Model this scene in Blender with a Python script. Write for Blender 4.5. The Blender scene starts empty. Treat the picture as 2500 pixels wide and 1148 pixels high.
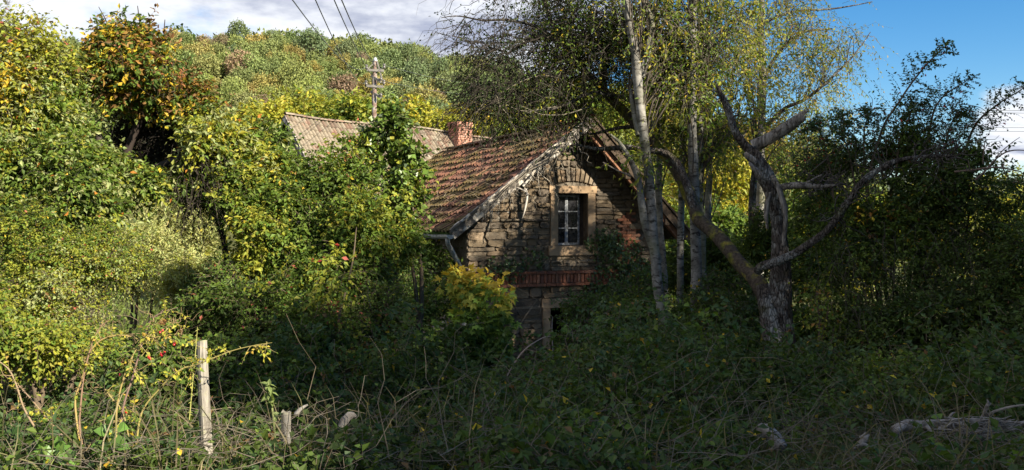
import bpy, math, random
import numpy as np
from mathutils import Vector, Matrix

S = bpy.context.scene
COL = S.collection
rng = np.random.default_rng(11)
random.seed(11)

# ------------------------------------------------------------------ camera, sky, sun, exposure
F, HOR, EYE = 2165.0, 525.0, 1.6
SUN_AZ, SUN_EL = 52.0, 28.0            # degrees to the right of straight behind the camera, degrees up
EXPOSURE = 1.55
cam_d = bpy.data.cameras.new('camera'); cam = bpy.data.objects.new('camera', cam_d); COL.objects.link(cam)
cam.location = (0, 0, EYE); cam.rotation_euler = (math.radians(90), 0, 0)
cam_d.sensor_width = 36; cam_d.lens = 36 * F / 2500; cam_d.shift_y = -(574 - HOR) / 2500
cam_d.clip_start = 0.1; cam_d.clip_end = 6000
S.camera = cam
S.view_settings.view_transform = 'Standard'; S.view_settings.look = 'None'
S.view_settings.gamma = 1; S.view_settings.use_curve_mapping = False
S.view_settings.exposure = EXPOSURE
S.cycles.max_bounces = 6; S.cycles.diffuse_bounces = 3; S.cycles.transmission_bounces = 4
S.cycles.transparent_max_bounces = 4; S.cycles.use_denoising = True

_az = math.radians(SUN_AZ); _el = math.radians(SUN_EL)
SUN_DIR = Vector((math.sin(_az) * math.cos(_el), -math.cos(_az) * math.cos(_el), math.sin(_el)))

world = bpy.data.worlds.new('World'); S.world = world; world.use_nodes = True
def build_world():
    nt = world.node_tree; N = nt.nodes; L = nt.links; N.clear()
    out = N.new('ShaderNodeOutputWorld'); bg = N.new('ShaderNodeBackground'); bg.inputs['Strength'].default_value = 0.056
    L.new(bg.outputs[0], out.inputs[0])
    sky = N.new('ShaderNodeTexSky'); sky.sky_type = 'NISHITA'; sky.sun_disc = False
    sky.sun_elevation = _el; sky.sun_rotation = math.atan2(SUN_DIR.x, SUN_DIR.y)
    sky.air_density = 1.0; sky.dust_density = 0.0; sky.ozone_density = 4.0; sky.altitude = 200
    tc = N.new('ShaderNodeTexCoord')
    sep = N.new('ShaderNodeSeparateXYZ'); L.new(tc.outputs['Generated'], sep.inputs[0])
    def m(op, a, b=None, c=None, clamp=False):
        n = N.new('ShaderNodeMath'); n.operation = op; n.use_clamp = clamp
        for i, v in enumerate((a, b, c)):
            if v is None: continue
            if isinstance(v, (int, float)): n.inputs[i].default_value = v
            else: L.new(v, n.inputs[i])
        return n.outputs[0]
    zc = m('MAXIMUM', sep.outputs[2], 0.0)
    den = m('ADD', zc, 0.16)
    u = m('DIVIDE', sep.outputs[0], den); v = m('DIVIDE', sep.outputs[1], den)
    cmb = N.new('ShaderNodeCombineXYZ'); L.new(u, cmb.inputs[0]); L.new(v, cmb.inputs[1]); cmb.inputs[2].default_value = 3.7
    def noise(scale, detail, rough, off=(0, 0, 0), vec=None):
        mp = N.new('ShaderNodeMapping'); mp.inputs['Location'].default_value = off
        L.new(vec or cmb.outputs[0], mp.inputs[0])
        n = N.new('ShaderNodeTexNoise'); n.inputs['Scale'].default_value = scale; n.inputs['Detail'].default_value = detail
        n.inputs['Roughness'].default_value = rough; L.new(mp.outputs[0], n.inputs['Vector']); return n.outputs['Fac']
    n1 = noise(0.85, 7, 0.55, (1.3, 0.4, 0))
    n2 = noise(2.8, 7, 0.6, (5.2, 2.4, 0))
    n3 = noise(7.0, 6, 0.6, (0, 0, 0), tc.outputs['Generated'])
    # weather: a broken cloud deck to the west, clear to the east, one bank low in the east
    mr = N.new('ShaderNodeMapRange'); mr.interpolation_type = 'SMOOTHSTEP'
    L.new(sep.outputs[0], mr.inputs[0]); mr.inputs[1].default_value = -0.05; mr.inputs[2].default_value = 0.30
    mr.inputs[3].default_value = 0.27; mr.inputs[4].default_value = -0.30
    dx = m('SUBTRACT', sep.outputs[0], 0.50); dz = m('SUBTRACT', sep.outputs[2], 0.085)
    g = m('ADD', m('POWER', m('DIVIDE', dx, 0.078), 2.0), m('POWER', m('DIVIDE', dz, 0.052), 2.0))
    front = m('GREATER_THAN', sep.outputs[1], 0.0)
    bank = m('MULTIPLY', m('MULTIPLY', m('SUBTRACT', 1.38, g, clamp=False), 0.48), front)
    bank = m('MAXIMUM', bank, -0.02)
    cov = m('ADD', m('ADD', n1, mr.outputs[0]), m('ADD', bank, m('MULTIPLY', m('SUBTRACT', n3, 0.5), 0.35)))
    mask = N.new('ShaderNodeMapRange'); mask.interpolation_type = 'SMOOTHSTEP'; L.new(cov, mask.inputs[0])
    mask.inputs[1].default_value = 0.52; mask.inputs[2].default_value = 0.66
    thick = N.new('ShaderNodeMapRange'); thick.interpolation_type = 'SMOOTHSTEP'
    L.new(m('ADD', m('MULTIPLY', n2, 1.0), m('MULTIPLY', m('SUBTRACT', cov, 0.6), 0.55)), thick.inputs[0])
    thick.inputs[1].default_value = 0.46; thick.inputs[2].default_value = 0.76
    cc = N.new('ShaderNodeMix'); cc.data_type = 'RGBA'
    cc.inputs[6].default_value = (6.2, 6.4, 6.8, 1); cc.inputs[7].default_value = (2.7, 3.0, 4.0, 1)
    L.new(thick.outputs[0], cc.inputs[0])
    mx = N.new('ShaderNodeMix'); mx.data_type = 'RGBA'
    hs = N.new('ShaderNodeHueSaturation'); hs.inputs['Saturation'].default_value = 1.3; L.new(sky.outputs[0], hs.inputs['Color'])
    L.new(mask.outputs[0], mx.inputs[0]); L.new(hs.outputs[0], mx.inputs[6]); L.new(cc.outputs[2], mx.inputs[7])
    L.new(mx.outputs[2], bg.inputs['Color'])
build_world()

sun_d = bpy.data.lights.new('sun', 'SUN'); sun = bpy.data.objects.new('sun', sun_d); COL.objects.link(sun)
sun_d.energy = 5.0; sun_d.angle = math.radians(0.53); sun_d.color = (1.0, 0.91, 0.74)
sun.rotation_euler = (-SUN_DIR).to_track_quat('-Z', 'Y').to_euler(); sun.location = (20, -20, 30)

# ------------------------------------------------------------------ helpers
def P(px, py, d):
    return np.array([(px - 1250) / F * d, d, EYE - (py - HOR) / F * d])
def nrm(v):
    return v / np.maximum(np.linalg.norm(v, axis=-1, keepdims=True), 1e-9)
def vnoise(p, seed=0.0):
    p = np.asarray(p, float) + seed * 17.31
    i = np.floor(p); f = p - i; f = f * f * (3 - 2 * f)
    def h(a):
        s = np.sin(a[..., 0] * 127.1 + a[..., 1] * 311.7 + a[..., 2] * 74.7) * 43758.5453
        return s - np.floor(s)
    r = 0
    for dx in (0, 1):
        for dy in (0, 1):
            for dz in (0, 1):
                w = (f[..., 0] if dx else 1 - f[..., 0]) * (f[..., 1] if dy else 1 - f[..., 1]) * (f[..., 2] if dz else 1 - f[..., 2])
                r = r + w * h(i + np.array([dx, dy, dz]))
    return r

WL = {}
def tag(o, label=None, cat=None, group=None, kind=None):
    if label: o['label'] = label
    if cat: o['category'] = cat
    if group: o['group'] = group
    if kind: o['kind'] = kind
    return o
def thing(name, label, cat, loc, group=None):
    o = bpy.data.objects.new(name, None); COL.objects.link(o); o.empty_display_size = 0.2
    o.location = tuple(float(x) for x in loc); WL[o.name] = np.array(loc, float)
    return tag(o, label, cat, group)
def link_obj(name, me, parent=None, origin=(0, 0, 0)):
    o = bpy.data.objects.new(name, me); COL.objects.link(o)
    origin = np.array(origin, float)
    if parent is not None:
        o.parent = parent; o.location = tuple(origin - WL[parent.name])
    else:
        o.location = tuple(origin)
    WL[o.name] = origin
    return o

class Buf:
    def __init__(s): s.v = []; s.f = []; s.c = []; s.m = []; s.n = 0
    def add(s, v, f, c=None, m=0):
        v = np.asarray(v, float).reshape(-1, 3); f = np.asarray(f, np.int64)
        if len(f) == 0: return
        s.v.append(v); s.f.append(f + s.n); s.n += len(v)
        if c is None: c = (0.5, 0.5, 0.5)
        c = np.asarray(c, float)
        if c.ndim == 1: c = np.tile(c, (len(f), 1))
        s.c.append(c); s.m.append(np.full(len(f), m))
    def mesh(s, name, mats, origin=(0, 0, 0), smooth=False):
        me = bpy.data.meshes.new(name)
        if s.n == 0: return me
        v = np.concatenate(s.v) - np.array(origin, float)
        me.vertices.add(len(v)); me.vertices.foreach_set('co', v.astype(np.float32).ravel())
        loops = np.concatenate([f.ravel() for f in s.f]); tot = np.concatenate([np.full(len(f), f.shape[1]) for f in s.f])
        st = np.concatenate([[0], np.cumsum(tot)[:-1]])
        me.loops.add(len(loops)); me.loops.foreach_set('vertex_index', loops.astype(np.int32))
        me.polygons.add(len(tot)); me.polygons.foreach_set('loop_start', st.astype(np.int32))
        me.polygons.foreach_set('loop_total', tot.astype(np.int32))
        if not isinstance(mats, (list, tuple)): mats = [mats]
        for x in mats: me.materials.append(x)
        me.polygons.foreach_set('material_index', np.concatenate(s.m).astype(np.int32))
        me.polygons.foreach_set('use_smooth', np.full(len(tot), smooth))
        c = np.concatenate(s.c); c4 = np.concatenate([c, np.ones((len(c), 1))], 1).astype(np.float32)
        a = me.attributes.new('tint', 'FLOAT_COLOR', 'FACE'); a.data.foreach_set('color', c4.ravel())
        me.update(calc_edges=True)
        return me
    def build(s, name, mats, parent=None, origin=None, smooth=False):
        if origin is None: origin = WL[parent.name] if parent is not None else (0, 0, 0)
        return link_obj(name, s.mesh(name, mats, origin, smooth), parent, origin)

# ---- tubes
def catmull(pts, n):
    pts = np.asarray(pts, float)
    k = len(pts)
    if k == 2:
        t = np.linspace(0, 1, n)[:, None]; return pts[0] * (1 - t) + pts[1] * t
    q = np.vstack([2 * pts[0] - pts[1], pts, 2 * pts[-1] - pts[-2]])
    t = np.linspace(0, k - 1 - 1e-6, n); i = t.astype(int); f = (t - i)[:, None]
    p0, p1, p2, p3 = q[i], q[i + 1], q[i + 2], q[i + 3]
    return 0.5 * (2 * p1 + (p2 - p0) * f + (2 * p0 - 5 * p1 + 4 * p2 - p3) * f ** 2 + (3 * p1 - p0 - 3 * p2 + p3) * f ** 3)
def tube_geo(curves, radii, sides, rough=0.0):
    """curves (N,M,3), radii (N,M) -> verts, quads"""
    curves = np.asarray(curves, float); radii = np.asarray(radii, float)
    if curves.ndim == 2: curves = curves[None]; radii = radii[None]
    N, M, _ = curves.shape
    t = nrm(np.gradient(curves, axis=1))
    mean = np.abs(nrm(curves[:, -1] - curves[:, 0] + 1e-6))
    ref = np.eye(3)[np.argmin(mean, axis=1)][:, None, :]
    n1 = nrm(np.cross(t, np.broadcast_to(ref, t.shape))); n2 = np.cross(t, n1)
    ang = np.arange(sides) / sides * 2 * np.pi
    ring = n1[:, :, None, :] * np.cos(ang)[None, None, :, None] + n2[:, :, None, :] * np.sin(ang)[None, None, :, None]
    r = radii[:, :, None, None] * np.ones((1, 1, sides, 1))
    if rough > 0:
        q = curves[:, :, None, :] / np.maximum(radii.mean(), 1e-3) * 0.35 + ring * 1.6
        r = r * (1 + rough * 2 * (vnoise(q, 3)[..., None] - 0.5) + rough * (vnoise(q * 2.7, 5)[..., None] - 0.5))
    v = curves[:, :, None, :] + ring * r
    idx = np.arange(N * M * sides).reshape(N, M, sides)
    a = idx[:, :-1, :]; b = idx[:, 1:, :]
    f = np.stack([a, np.roll(a, -1, 2), np.roll(b, -1, 2), b], -1).reshape(-1, 4)
    return v.reshape(-1, 3), f
def add_tube(buf, pts, rad, sides=8, n=None, rough=0.0, wob=0.0, c=None, m=0, cap=True):
    pts = np.asarray(pts, float); rad = np.asarray(rad, float)
    n = n or max(4, 5 * len(pts))
    cv = catmull(pts, n); rr = np.interp(np.linspace(0, 1, n), np.linspace(0, 1, len(rad)), rad)
    if wob > 0:
        w = np.stack([vnoise(cv * 2.1, s) - 0.5 for s in (1, 2, 3)], -1); cv = cv + w * wob * 2 * np.minimum(1, np.linspace(0, 4, n))[:, None]
    v, f = tube_geo(cv, rr, sides, rough)
    buf.add(v, f, c, m)
    if cap:
        e = v[-sides:]; ctr = e.mean(0) + (cv[-1] - cv[-2]) * 0.25
        i = np.arange(sides); buf.add(np.vstack([e, ctr]), np.stack([i, (i + 1) % sides, np.full(sides, sides)], -1), c, m)
        e = v[:sides]; i = np.arange(sides)
        buf.add(np.vstack([e, e.mean(0)]), np.stack([(i + 1) % sides, i, np.full(sides, sides)], -1), c, m)
    return cv, rr
def limb(buf, spec, sides=10, rough=0.12, wob=0.0, n=None, c=None, m=0, cap=True):
    """spec: (px, py, depth, radius in px)"""
    pts = [P(x, y, d) for x, y, d, r in spec]; rad = [r * d / F for x, y, d, r in spec]
    return add_tube(buf, pts, rad, sides, n, rough, wob, c, m, cap)

# ---- leaves
def add_leaves(buf, pos, ax, nor, L, W, col, fold=0.25, m=0, droop=0.0):
    pos = np.asarray(pos, float); n = len(pos)
    if n == 0: return
    ax = nrm(ax); side = nrm(np.cross(nor, ax)); nor = np.cross(ax, side)
    L = np.broadcast_to(np.asarray(L, float), (n,))[:, None]; W = np.broadcast_to(np.asarray(W, float), (n,))[:, None]
    mid = pos + ax * L * 0.45
    l = mid + side * W * 0.5 + nor * W * fold; r = mid - side * W * 0.5 + nor * W * fold
    tip = pos + ax * L - nor * L * droop
    v = np.stack([pos, r, tip, l], 1).reshape(-1, 3)
    i = np.arange(n)[:, None] * 4
    f = np.stack([i + np.array([[0, 1, 2]]), i + np.array([[0, 2, 3]])], 1).reshape(-1, 3)
    buf.add(v, f, np.repeat(col, 2, 0), m)
def add_broad(buf, pos, ax, nor, L, W, col, fold=0.12, m=0):
    """broad egg-shaped leaves with six rim points, 6 tris"""
    pos = np.asarray(pos, float); n = len(pos)
    ax = nrm(ax); side = nrm(np.cross(nor, ax)); nor = np.cross(ax, side)
    L = np.broadcast_to(np.asarray(L, float), (n,))[:, None]; W = np.broadcast_to(np.asarray(W, float), (n,))[:, None]
    def pt(t, s, h): return pos + ax * L * t + side * W * s + nor * (W * h)
    v = np.stack([pos, pt(.22, -.42, fold), pt(.55, -.46, fold), pt(1, 0, -.25), pt(.55, .46, fold), pt(.22, .42, fold), pt(.55, 0, -.03)], 1).reshape(-1, 3)
    i = np.arange(n)[:, None] * 7
    tr = [[0, 1, 6], [1, 2, 6], [2, 3, 6], [3, 4, 6], [4, 5, 6], [5, 0, 6]]
    f = np.stack([i + np.array([t]) for t in tr], 1).reshape(-1, 3)
    buf.add(v, f, np.repeat(col, 6, 0), m)
def pal_pick(pal, p, patch=0.8, seed=0, mixv=0.65, k=1):
    pal = np.array(pal, float); cw = np.cumsum(pal[:, 3]) / pal[:, 3].sum()
    n = len(p)
    u = rng.random(n) * mixv + (vnoise(p * patch, seed) * 1.3 - 0.15) * (1 - mixv)
    return np.minimum(np.searchsorted(cw, np.clip(u, 0, .9999)), len(pal) - 1)
def spray(lb, tb, base, dirs, length, nleaf, leafL, leafW, pal, droop=0.3, wob=0.12, twig_r=0.004, M=5, patch=0.8,
          seed=0, fold=0.25, up=0.7, tcol=(.09, .07, .05), leaf_from=0.12, swap=0.12, sides=3, out=0.7, ldroop=0.3, mixv=0.65, twig_frac=1.0, jit=0.3):
    n = len(base); dirs = nrm(dirs); length = np.broadcast_to(np.asarray(length, float), (n,))
    t = np.linspace(0, 1, M)
    step = rng.normal(0, wob, (n, M, 3)); step[:, 0] = 0; walk = np.cumsum(step, 1) / math.sqrt(M)
    pts = base[:, None] + (dirs[:, None] * t[None, :, None] + walk) * length[:, None, None]
    pts[:, :, 2] -= droop * length[:, None] * t[None] ** 2
    if tb is not None:
        q = pts[:max(1, int(n * twig_frac))]
        r = twig_r * (1 - 0.75 * t)[None] * np.ones((len(q), 1)) * (0.7 + 0.6 * rng.random((len(q), 1)))
        v, f = tube_geo(q, r, sides); tb.add(v, f, tcol)
    if nleaf <= 0: return pts
    K = nleaf
    tk = leaf_from + (1 - leaf_from) * (np.arange(K)[None] + rng.random((n, K))) / K
    x = tk * (M - 1); i = np.minimum(x.astype(int), M - 2); f = (x - i)[..., None]
    ar = np.arange(n)[:, None]
    pos = pts[ar, i] * (1 - f) + pts[ar, i + 1] * f
    tan = nrm(pts[ar, i + 1] - pts[ar, i])
    sd = nrm(np.cross(tan, np.array([0, 0, 1.0]) + rng.normal(0, .5, (n, 1, 3))))
    sgn = np.where(np.arange(K) % 2 == 0, 1, -1)[None, :, None]
    ax = tan * 0.55 + sd * sgn * out + rng.normal(0, .35, (n, K, 3)); ax[..., 2] -= ldroop
    nor = np.array([0, 0, up]) + rng.normal(0, .55, (n, K, 3)) + nrm(dirs)[:, None] * 0.25
    ci = np.repeat(pal_pick(pal, base, patch, seed, mixv)[:, None], K, 1)
    sw = rng.random((n, K)) < swap; ci[sw] = rng.integers(0, len(pal), sw.sum())
    col = np.array(pal)[:, :3][ci] * (1 - jit / 2 + jit * rng.random((n, K, 1))) * (1 + rng.normal(0, .05, (n, K, 3)))
    sz = (0.65 + 0.6 * rng.random((n, K))) * (0.72 + 0.56 * vnoise(base * 1.0, seed + 6))[:, None]
    add_leaves(lb, pos.reshape(-1, 3), ax.reshape(-1, 3), nor.reshape(-1, 3), (leafL * sz).ravel(), (leafW * sz).ravel(),
               np.clip(col.reshape(-1, 3), .003, .9), fold)
    return pts
def pxblobs(bl):
    return [(P(x, y, d), np.array([rx * d / F, rd, ry * d / F])) for x, y, rx, ry, d, rd in bl]
def cluster(blobs, k, lo=.34, hi=.55, depth=1.0):
    out = []
    for c, r in blobs:
        out.append((c, r * .72))
        for _ in range(k):
            u = nrm(rng.normal(0, 1, 3)); u[1] = -abs(u[1]) if rng.random() < .7 else u[1]
            out.append((c + u * r * np.array([.72, .72 * depth, .72]), r * rng.uniform(lo, hi, 3)))
    return out
def blob_points(blobs, n, inner=0.45, hole=0.36, hole_s=1.1, seed=0, lump=0.3, front=0.65, lump_s=2.3):
    w = np.array([(b[1].prod()) ** (2 / 3) for b in blobs]); w /= w.sum()
    m = int(n * 2.6) + 50
    bi = rng.choice(len(blobs), m, p=w)
    C = np.array([b[0] for b in blobs])[bi]; R = np.array([b[1] for b in blobs])[bi]
    u = nrm(rng.normal(0, 1, (m, 3))); fl = (u[:, 1] > 0) & (rng.random(m) < (front - .5) * 2); u[fl, 1] *= -1
    rad = 1 + lump * 2 * (vnoise(u * lump_s + C * 1.7, seed) - .5) + lump * (vnoise(u * lump_s * 2.6 + C, seed + 1) - .5)
    rr = inner + (1 - inner) * rng.random(m) ** 0.7
    p = C + u * R * (rr * rad)[:, None]; o = nrm(u / R)
    keep = (vnoise(p * hole_s, seed + 2) * .7 + vnoise(p * hole_s * 2.7, seed + 3) * .3 > hole) | (rng.random(m) < .15)
    for j, (c, r) in enumerate(blobs):
        q = np.linalg.norm((p - c) / r, axis=1); keep &= ~((q < .5) & (bi != j))
    p, o = p[keep][:n], o[keep][:n]
    return p, o

# ------------------------------------------------------------------ materials
def mat(name, fn):
    m = bpy.data.materials.new(name); m.use_nodes = True
    nt = m.node_tree; N = nt.nodes; L = nt.links; N.clear()
    out = N.new('ShaderNodeOutputMaterial')
    class T: pass
    t = T(); t.N = N; t.L = L; t.out = out
    def node(ty, **kw):
        n = N.new(ty)
        for k, v in kw.items():
            if k in n.inputs: 
                if hasattr(v, 'is_output') or isinstance(v, bpy.types.NodeSocket): L.new(v, n.inputs[k])
                else: n.inputs[k].default_value = v
            else: setattr(n, k, v)
        return n
    t.node = node
    def noise(scale, detail=4, rough=.55, vec=None, dist=0.0):
        n = node('ShaderNodeTexNoise', Scale=scale, Detail=detail, Roughness=rough, Distortion=dist)
        if vec is not None: L.new(vec, n.inputs['Vector'])
        return n.outputs['Fac']
    t.noise = noise
    def ramp(fac, stops, interp='LINEAR'):
        r = N.new('ShaderNodeValToRGB'); L.new(fac, r.inputs[0]); e = r.color_ramp.elements; r.color_ramp.interpolation = interp
        while len(e) < len(stops): e.new(0.5)
        for x, (p, c) in zip(e, stops):
            x.position = p; x.color = (c[0], c[1], c[2], 1) if not isinstance(c, (int, float)) else (c, c, c, 1)
        return r.outputs[0]
    t.ramp = ramp
    def mix(fac, a, b, mode='MIX'):
        n = N.new('ShaderNodeMix'); n.data_type = 'RGBA'; n.blend_type = mode
        for i, v in ((0, fac), (6, a), (7, b)):
            if isinstance(v, bpy.types.NodeSocket): L.new(v, n.inputs[i])
            elif isinstance(v, (int, float)) and i == 0: n.inputs[i].default_value = v
            else: n.inputs[i].default_value = (v[0], v[1], v[2], 1)
        return n.outputs[2]
    t.mix = mix
    def bump(h, strength=.5, dist=.02):
        b = node('ShaderNodeBump', Strength=strength, Distance=dist); L.new(h, b.inputs['Height']); return b.outputs[0]
    t.bump = bump
    def attr(n='tint'):
        a = N.new('ShaderNodeAttribute'); a.attribute_name = n; return a.outputs['Color']
    t.attr = attr
    def princ(col, rough=.8, spec=.3, normal=None, **kw):
        p = N.new('ShaderNodeBsdfPrincipled')
        for k, v in (('Base Color', col), ('Roughness', rough), ('Specular IOR Level', spec), ('Normal', normal)):
            if v is None: continue
            if isinstance(v, bpy.types.NodeSocket): L.new(v, p.inputs[k])
            elif k == 'Base Color': p.inputs[k].default_value = (v[0], v[1], v[2], 1)
            else: p.inputs[k].default_value = v
        for k, v in kw.items(): p.inputs[k].default_value = v
        return p.outputs[0]
    t.princ = princ
    t.pos = lambda: N.new('ShaderNodeNewGeometry').outputs['Position']
    t.obj = lambda: N.new('ShaderNodeTexCoord').outputs['Object']
    t.rand = lambda: N.new('ShaderNodeObjectInfo').outputs['Random']
    sh = fn(t); L.new(sh, out.inputs[0])
    return m

def leaf_fn(trans=.36, rough=.55, spec=.22, objcol=False):
    def fn(t):
        c = t.attr()
        if objcol:
            oi = t.N.new('ShaderNodeObjectInfo'); c = t.mix(1.0, c, oi.outputs['Color'], 'MULTIPLY')
        a = t.princ(c, rough, spec)
        tr = t.N.new('ShaderNodeBsdfTranslucent')
        t.L.new(t.mix(1.0, c, (1.3, 1.25, .6), 'MULTIPLY'), tr.inputs[0])
        mx = t.N.new('ShaderNodeMixShader'); mx.inputs[0].default_value = trans
        t.L.new(a, mx.inputs[1]); t.L.new(tr.outputs[0], mx.inputs[2]); return mx.outputs[0]
    return fn
M_leaf = mat('leaf', leaf_fn())
M_far = mat('far_foliage', leaf_fn(.2, .7, .15, True))
M_glossy = mat('glossy_leaf', leaf_fn(.22, .4, .45))
M_twig = mat('twig_bark', lambda t: t.princ(t.attr(), .85, .2))
def bark_old(t):
    p = t.pos(); v = t.node('ShaderNodeMapping'); v.inputs['Scale'].default_value = (9, 9, 2.6); t.L.new(p, v.inputs[0])
    n = t.noise(1.6, 7, .62, v.outputs[0], .6); n2 = t.noise(2.2, 5, .6, p)
    vo = t.node('ShaderNodeTexVoronoi', Scale=3.2, feature='DISTANCE_TO_EDGE'); t.L.new(v.outputs[0], vo.inputs['Vector'])
    c = t.ramp(n, [(.25, (.03, .024, .02)), (.5, (.085, .07, .06)), (.75, (.175, .152, .135))])
    li = t.ramp(t.noise(3.0, 8, .7, p), [(.50, 0.0), (.60, .85)])
    c = t.mix(li, c, (.27, .27, .25))
    c = t.mix(t.ramp(n2, [(.58, 0.0), (.7, .8)]), c, (.07, .075, .02))
    cr = t.ramp(vo.outputs['Distance'], [(.0, .25), (.08, .8), (.3, 1.0)]); c = t.mix(.6, c, cr, 'MULTIPLY')
    h = t.mix(.5, n, cr)
    return t.princ(c, .95, .1, t.bump(h, 1.0, .09))
M_bark_old = mat('old_bark', bark_old)
def deadwood(t):
    p = t.obj(); v = t.node('ShaderNodeMapping'); v.inputs['Scale'].default_value = (14, 14, 3); t.L.new(p, v.inputs[0])
    n = t.noise(1.5, 7, .6, v.outputs[0], 1.0)
    c = t.ramp(n, [(.32, (.03, .025, .02)), (.5, (.14, .122, .105)), (.7, (.33, .30, .265))])
    return t.princ(c, .9, .15, t.bump(n, .7, .02))
M_dead = mat('weathered_deadwood', deadwood)
def moss_bark(t):
    p = t.pos(); n = t.noise(5, 6, .6, p); n2 = t.noise(22, 4, .6, p)
    c = t.ramp(n2, [(.3, (.028, .022, .017)), (.7, (.085, .067, .05))])
    mo = t.ramp(n, [(.47, 0.0), (.62, 1.0)])
    mc = t.ramp(t.noise(9, 4, .6, p), [(.35, (.05, .06, .012)), (.6, (.19, .17, .03)), (.75, (.32, .21, .04))])
    return t.princ(t.mix(mo, c, mc), .95, .1, t.bump(n2, .8, .03))
M_moss = mat('mossy_bark', moss_bark)
def birch(t):
    p = t.pos(); v = t.node('ShaderNodeMapping'); v.inputs['Scale'].default_value = (5, 5, 14); t.L.new(p, v.inputs[0])
    n = t.noise(1.3, 6, .62, v.outputs[0], .5); n2 = t.noise(6, 6, .65, p); n3 = t.noise(1.3, 3, .5, p)
    c = t.ramp(n2, [(.3, (.06, .055, .047)), (.48, (.145, .137, .12)), (.66, (.27, .258, .235))])
    d = t.ramp(n, [(.38, 1.0), (.47, 0.0)])
    c = t.mix(d, c, (.035, .03, .025))
    c = t.mix(t.ramp(n3, [(.5, 0.0), (.68, .65)]), c, (.12, .12, .055))
    return t.princ(c, .85, .2, t.bump(n2, .5, .015))
M_birch = mat('pale_bark', birch)
def stone_fn(t):
    p = t.pos(); n = t.noise(7, 6, .6, p); n2 = t.noise(38, 5, .65, p)
    c = t.ramp(t.rand(), [(0, (.15, .11, .075)), (.2, (.21, .155, .098)), (.4, (.10, .082, .066)), (.6, (.235, .18, .118)), (.78, (.135, .115, .094)), (.9, (.28, .22, .155)), (1, (.17, .11, .068))])
    c = t.mix(t.ramp(n, [(.35, .75), (.65, 0.0)]), c, t.mix(1.0, c, (.55, .52, .5), 'MULTIPLY'))
    c = t.mix(t.ramp(n2, [(.55, 0.0), (.75, .5)]), c, (.36, .32, .26))
    return t.princ(c, .95, .12, t.bump(t.mix(.5, n, n2), .8, .03))
M_stone = mat('sandstone_rubble', stone_fn)
def mortar_fn(t):
    p = t.pos(); n = t.noise(11, 6, .65, p); n2 = t.noise(2.1, 4, .6, p)
    c = t.ramp(n, [(.3, (.09, .075, .058)), (.6, (.165, .14, .108)), (.8, (.26, .225, .185))])
    c = t.mix(t.ramp(n2, [(.56, 0.0), (.66, .9)]), c, (.36, .33, .29))
    return t.princ(c, .97, .1, t.bump(n, .8, .03))
M_mortar = mat('old_lime_mortar', mortar_fn)
def dressed(t):
    p = t.pos(); n = t.noise(5, 5, .6, p); n2 = t.noise(60, 4, .7, p)
    c = t.ramp(n, [(.3, (.25, .17, .105)), (.55, (.36, .25, .155)), (.75, (.42, .31, .20))])
    c = t.mix(t.ramp(t.noise(2.4, 5, .6, p), [(.55, 0.0), (.7, .55)]), c, (.13, .105, .08))
    return t.princ(c, .93, .12, t.bump(n2, .3, .01))
M_dressed = mat('dressed_sandstone', dressed)
def brick_fn(t):
    p = t.pos(); n2 = t.noise(30, 5, .65, p)
    c = t.ramp(t.rand(), [(0, (.20, .075, .045)), (.3, (.27, .105, .06)), (.6, (.15, .06, .042)), (.85, (.31, .14, .085)), (1, (.14, .075, .055))])
    c = t.mix(t.ramp(n2, [(.5, 0.0), (.8, .7)]), c, (.38, .27, .20))
    return t.princ(c, .95, .1, t.bump(n2, .6, .015))
M_brick = mat('red_brick', brick_fn)
def brick_pale(t):
    p = t.pos(); n2 = t.noise(16, 5, .65, p)
    c = t.ramp(t.rand(), [(0, (.33, .15, .10)), (.4, (.40, .19, .13)), (.7, (.26, .11, .08)), (1, (.42, .25, .18))])
    c = t.mix(t.ramp(n2, [(.5, 0.0), (.75, .6)]), c, (.55, .44, .37))
    return t.princ(c, .95, .1, t.bump(n2, .5, .02))
M_brick_pale = mat('faded_brick', brick_pale)
def tile_fn(t):
    p = t.pos(); n = t.noise(2.2, 5, .65, p); n2 = t.noise(24, 5, .65, p); n3 = t.noise(.55, 3, .5, p)
    c = t.ramp(t.rand(), [(0, (.125, .06, .045)), (.3, (.19, .09, .06)), (.5, (.08, .043, .036)), (.72, (.15, .08, .058)), (.85, (.30, .155, .095)), (.9, (.11, .06, .045)), (1, (.18, .10, .07))])
    c = t.mix(t.ramp(n2, [(.5, 0.0), (.8, .4)]), c, (.08, .05, .04))
    mo = t.ramp(t.mix(.65, n, n3), [(.45, 0.0), (.54, .85)])
    c = t.mix(mo, c, t.ramp(n2, [(.3, (.05, .045, .015)), (.7, (.15, .115, .045))]))
    return t.princ(c, .9, .15, t.bump(n2, .6, .02))
M_tile = mat('old_clay_tile', tile_fn)
def tile_pale(t):
    p = t.pos(); n = t.noise(1.1, 5, .65, p); n2 = t.noise(14, 5, .65, p)
    c = t.ramp(t.rand(), [(0, (.20, .16, .115)), (.3, (.27, .225, .165)), (.6, (.14, .11, .085)), (.85, (.20, .125, .09)), (1, (.31, .27, .205))])
    c = t.mix(t.ramp(n, [(.57, 0.0), (.66, .7)]), c, (.24, .115, .08))
    c = t.mix(t.ramp(n2, [(.45, 0.0), (.75, .7)]), c, (.12, .10, .07))
    return t.princ(c, .93, .12, t.bump(n2, .4, .02))
M_tile_pale = mat('lichen_covered_tile', tile_pale)
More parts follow.
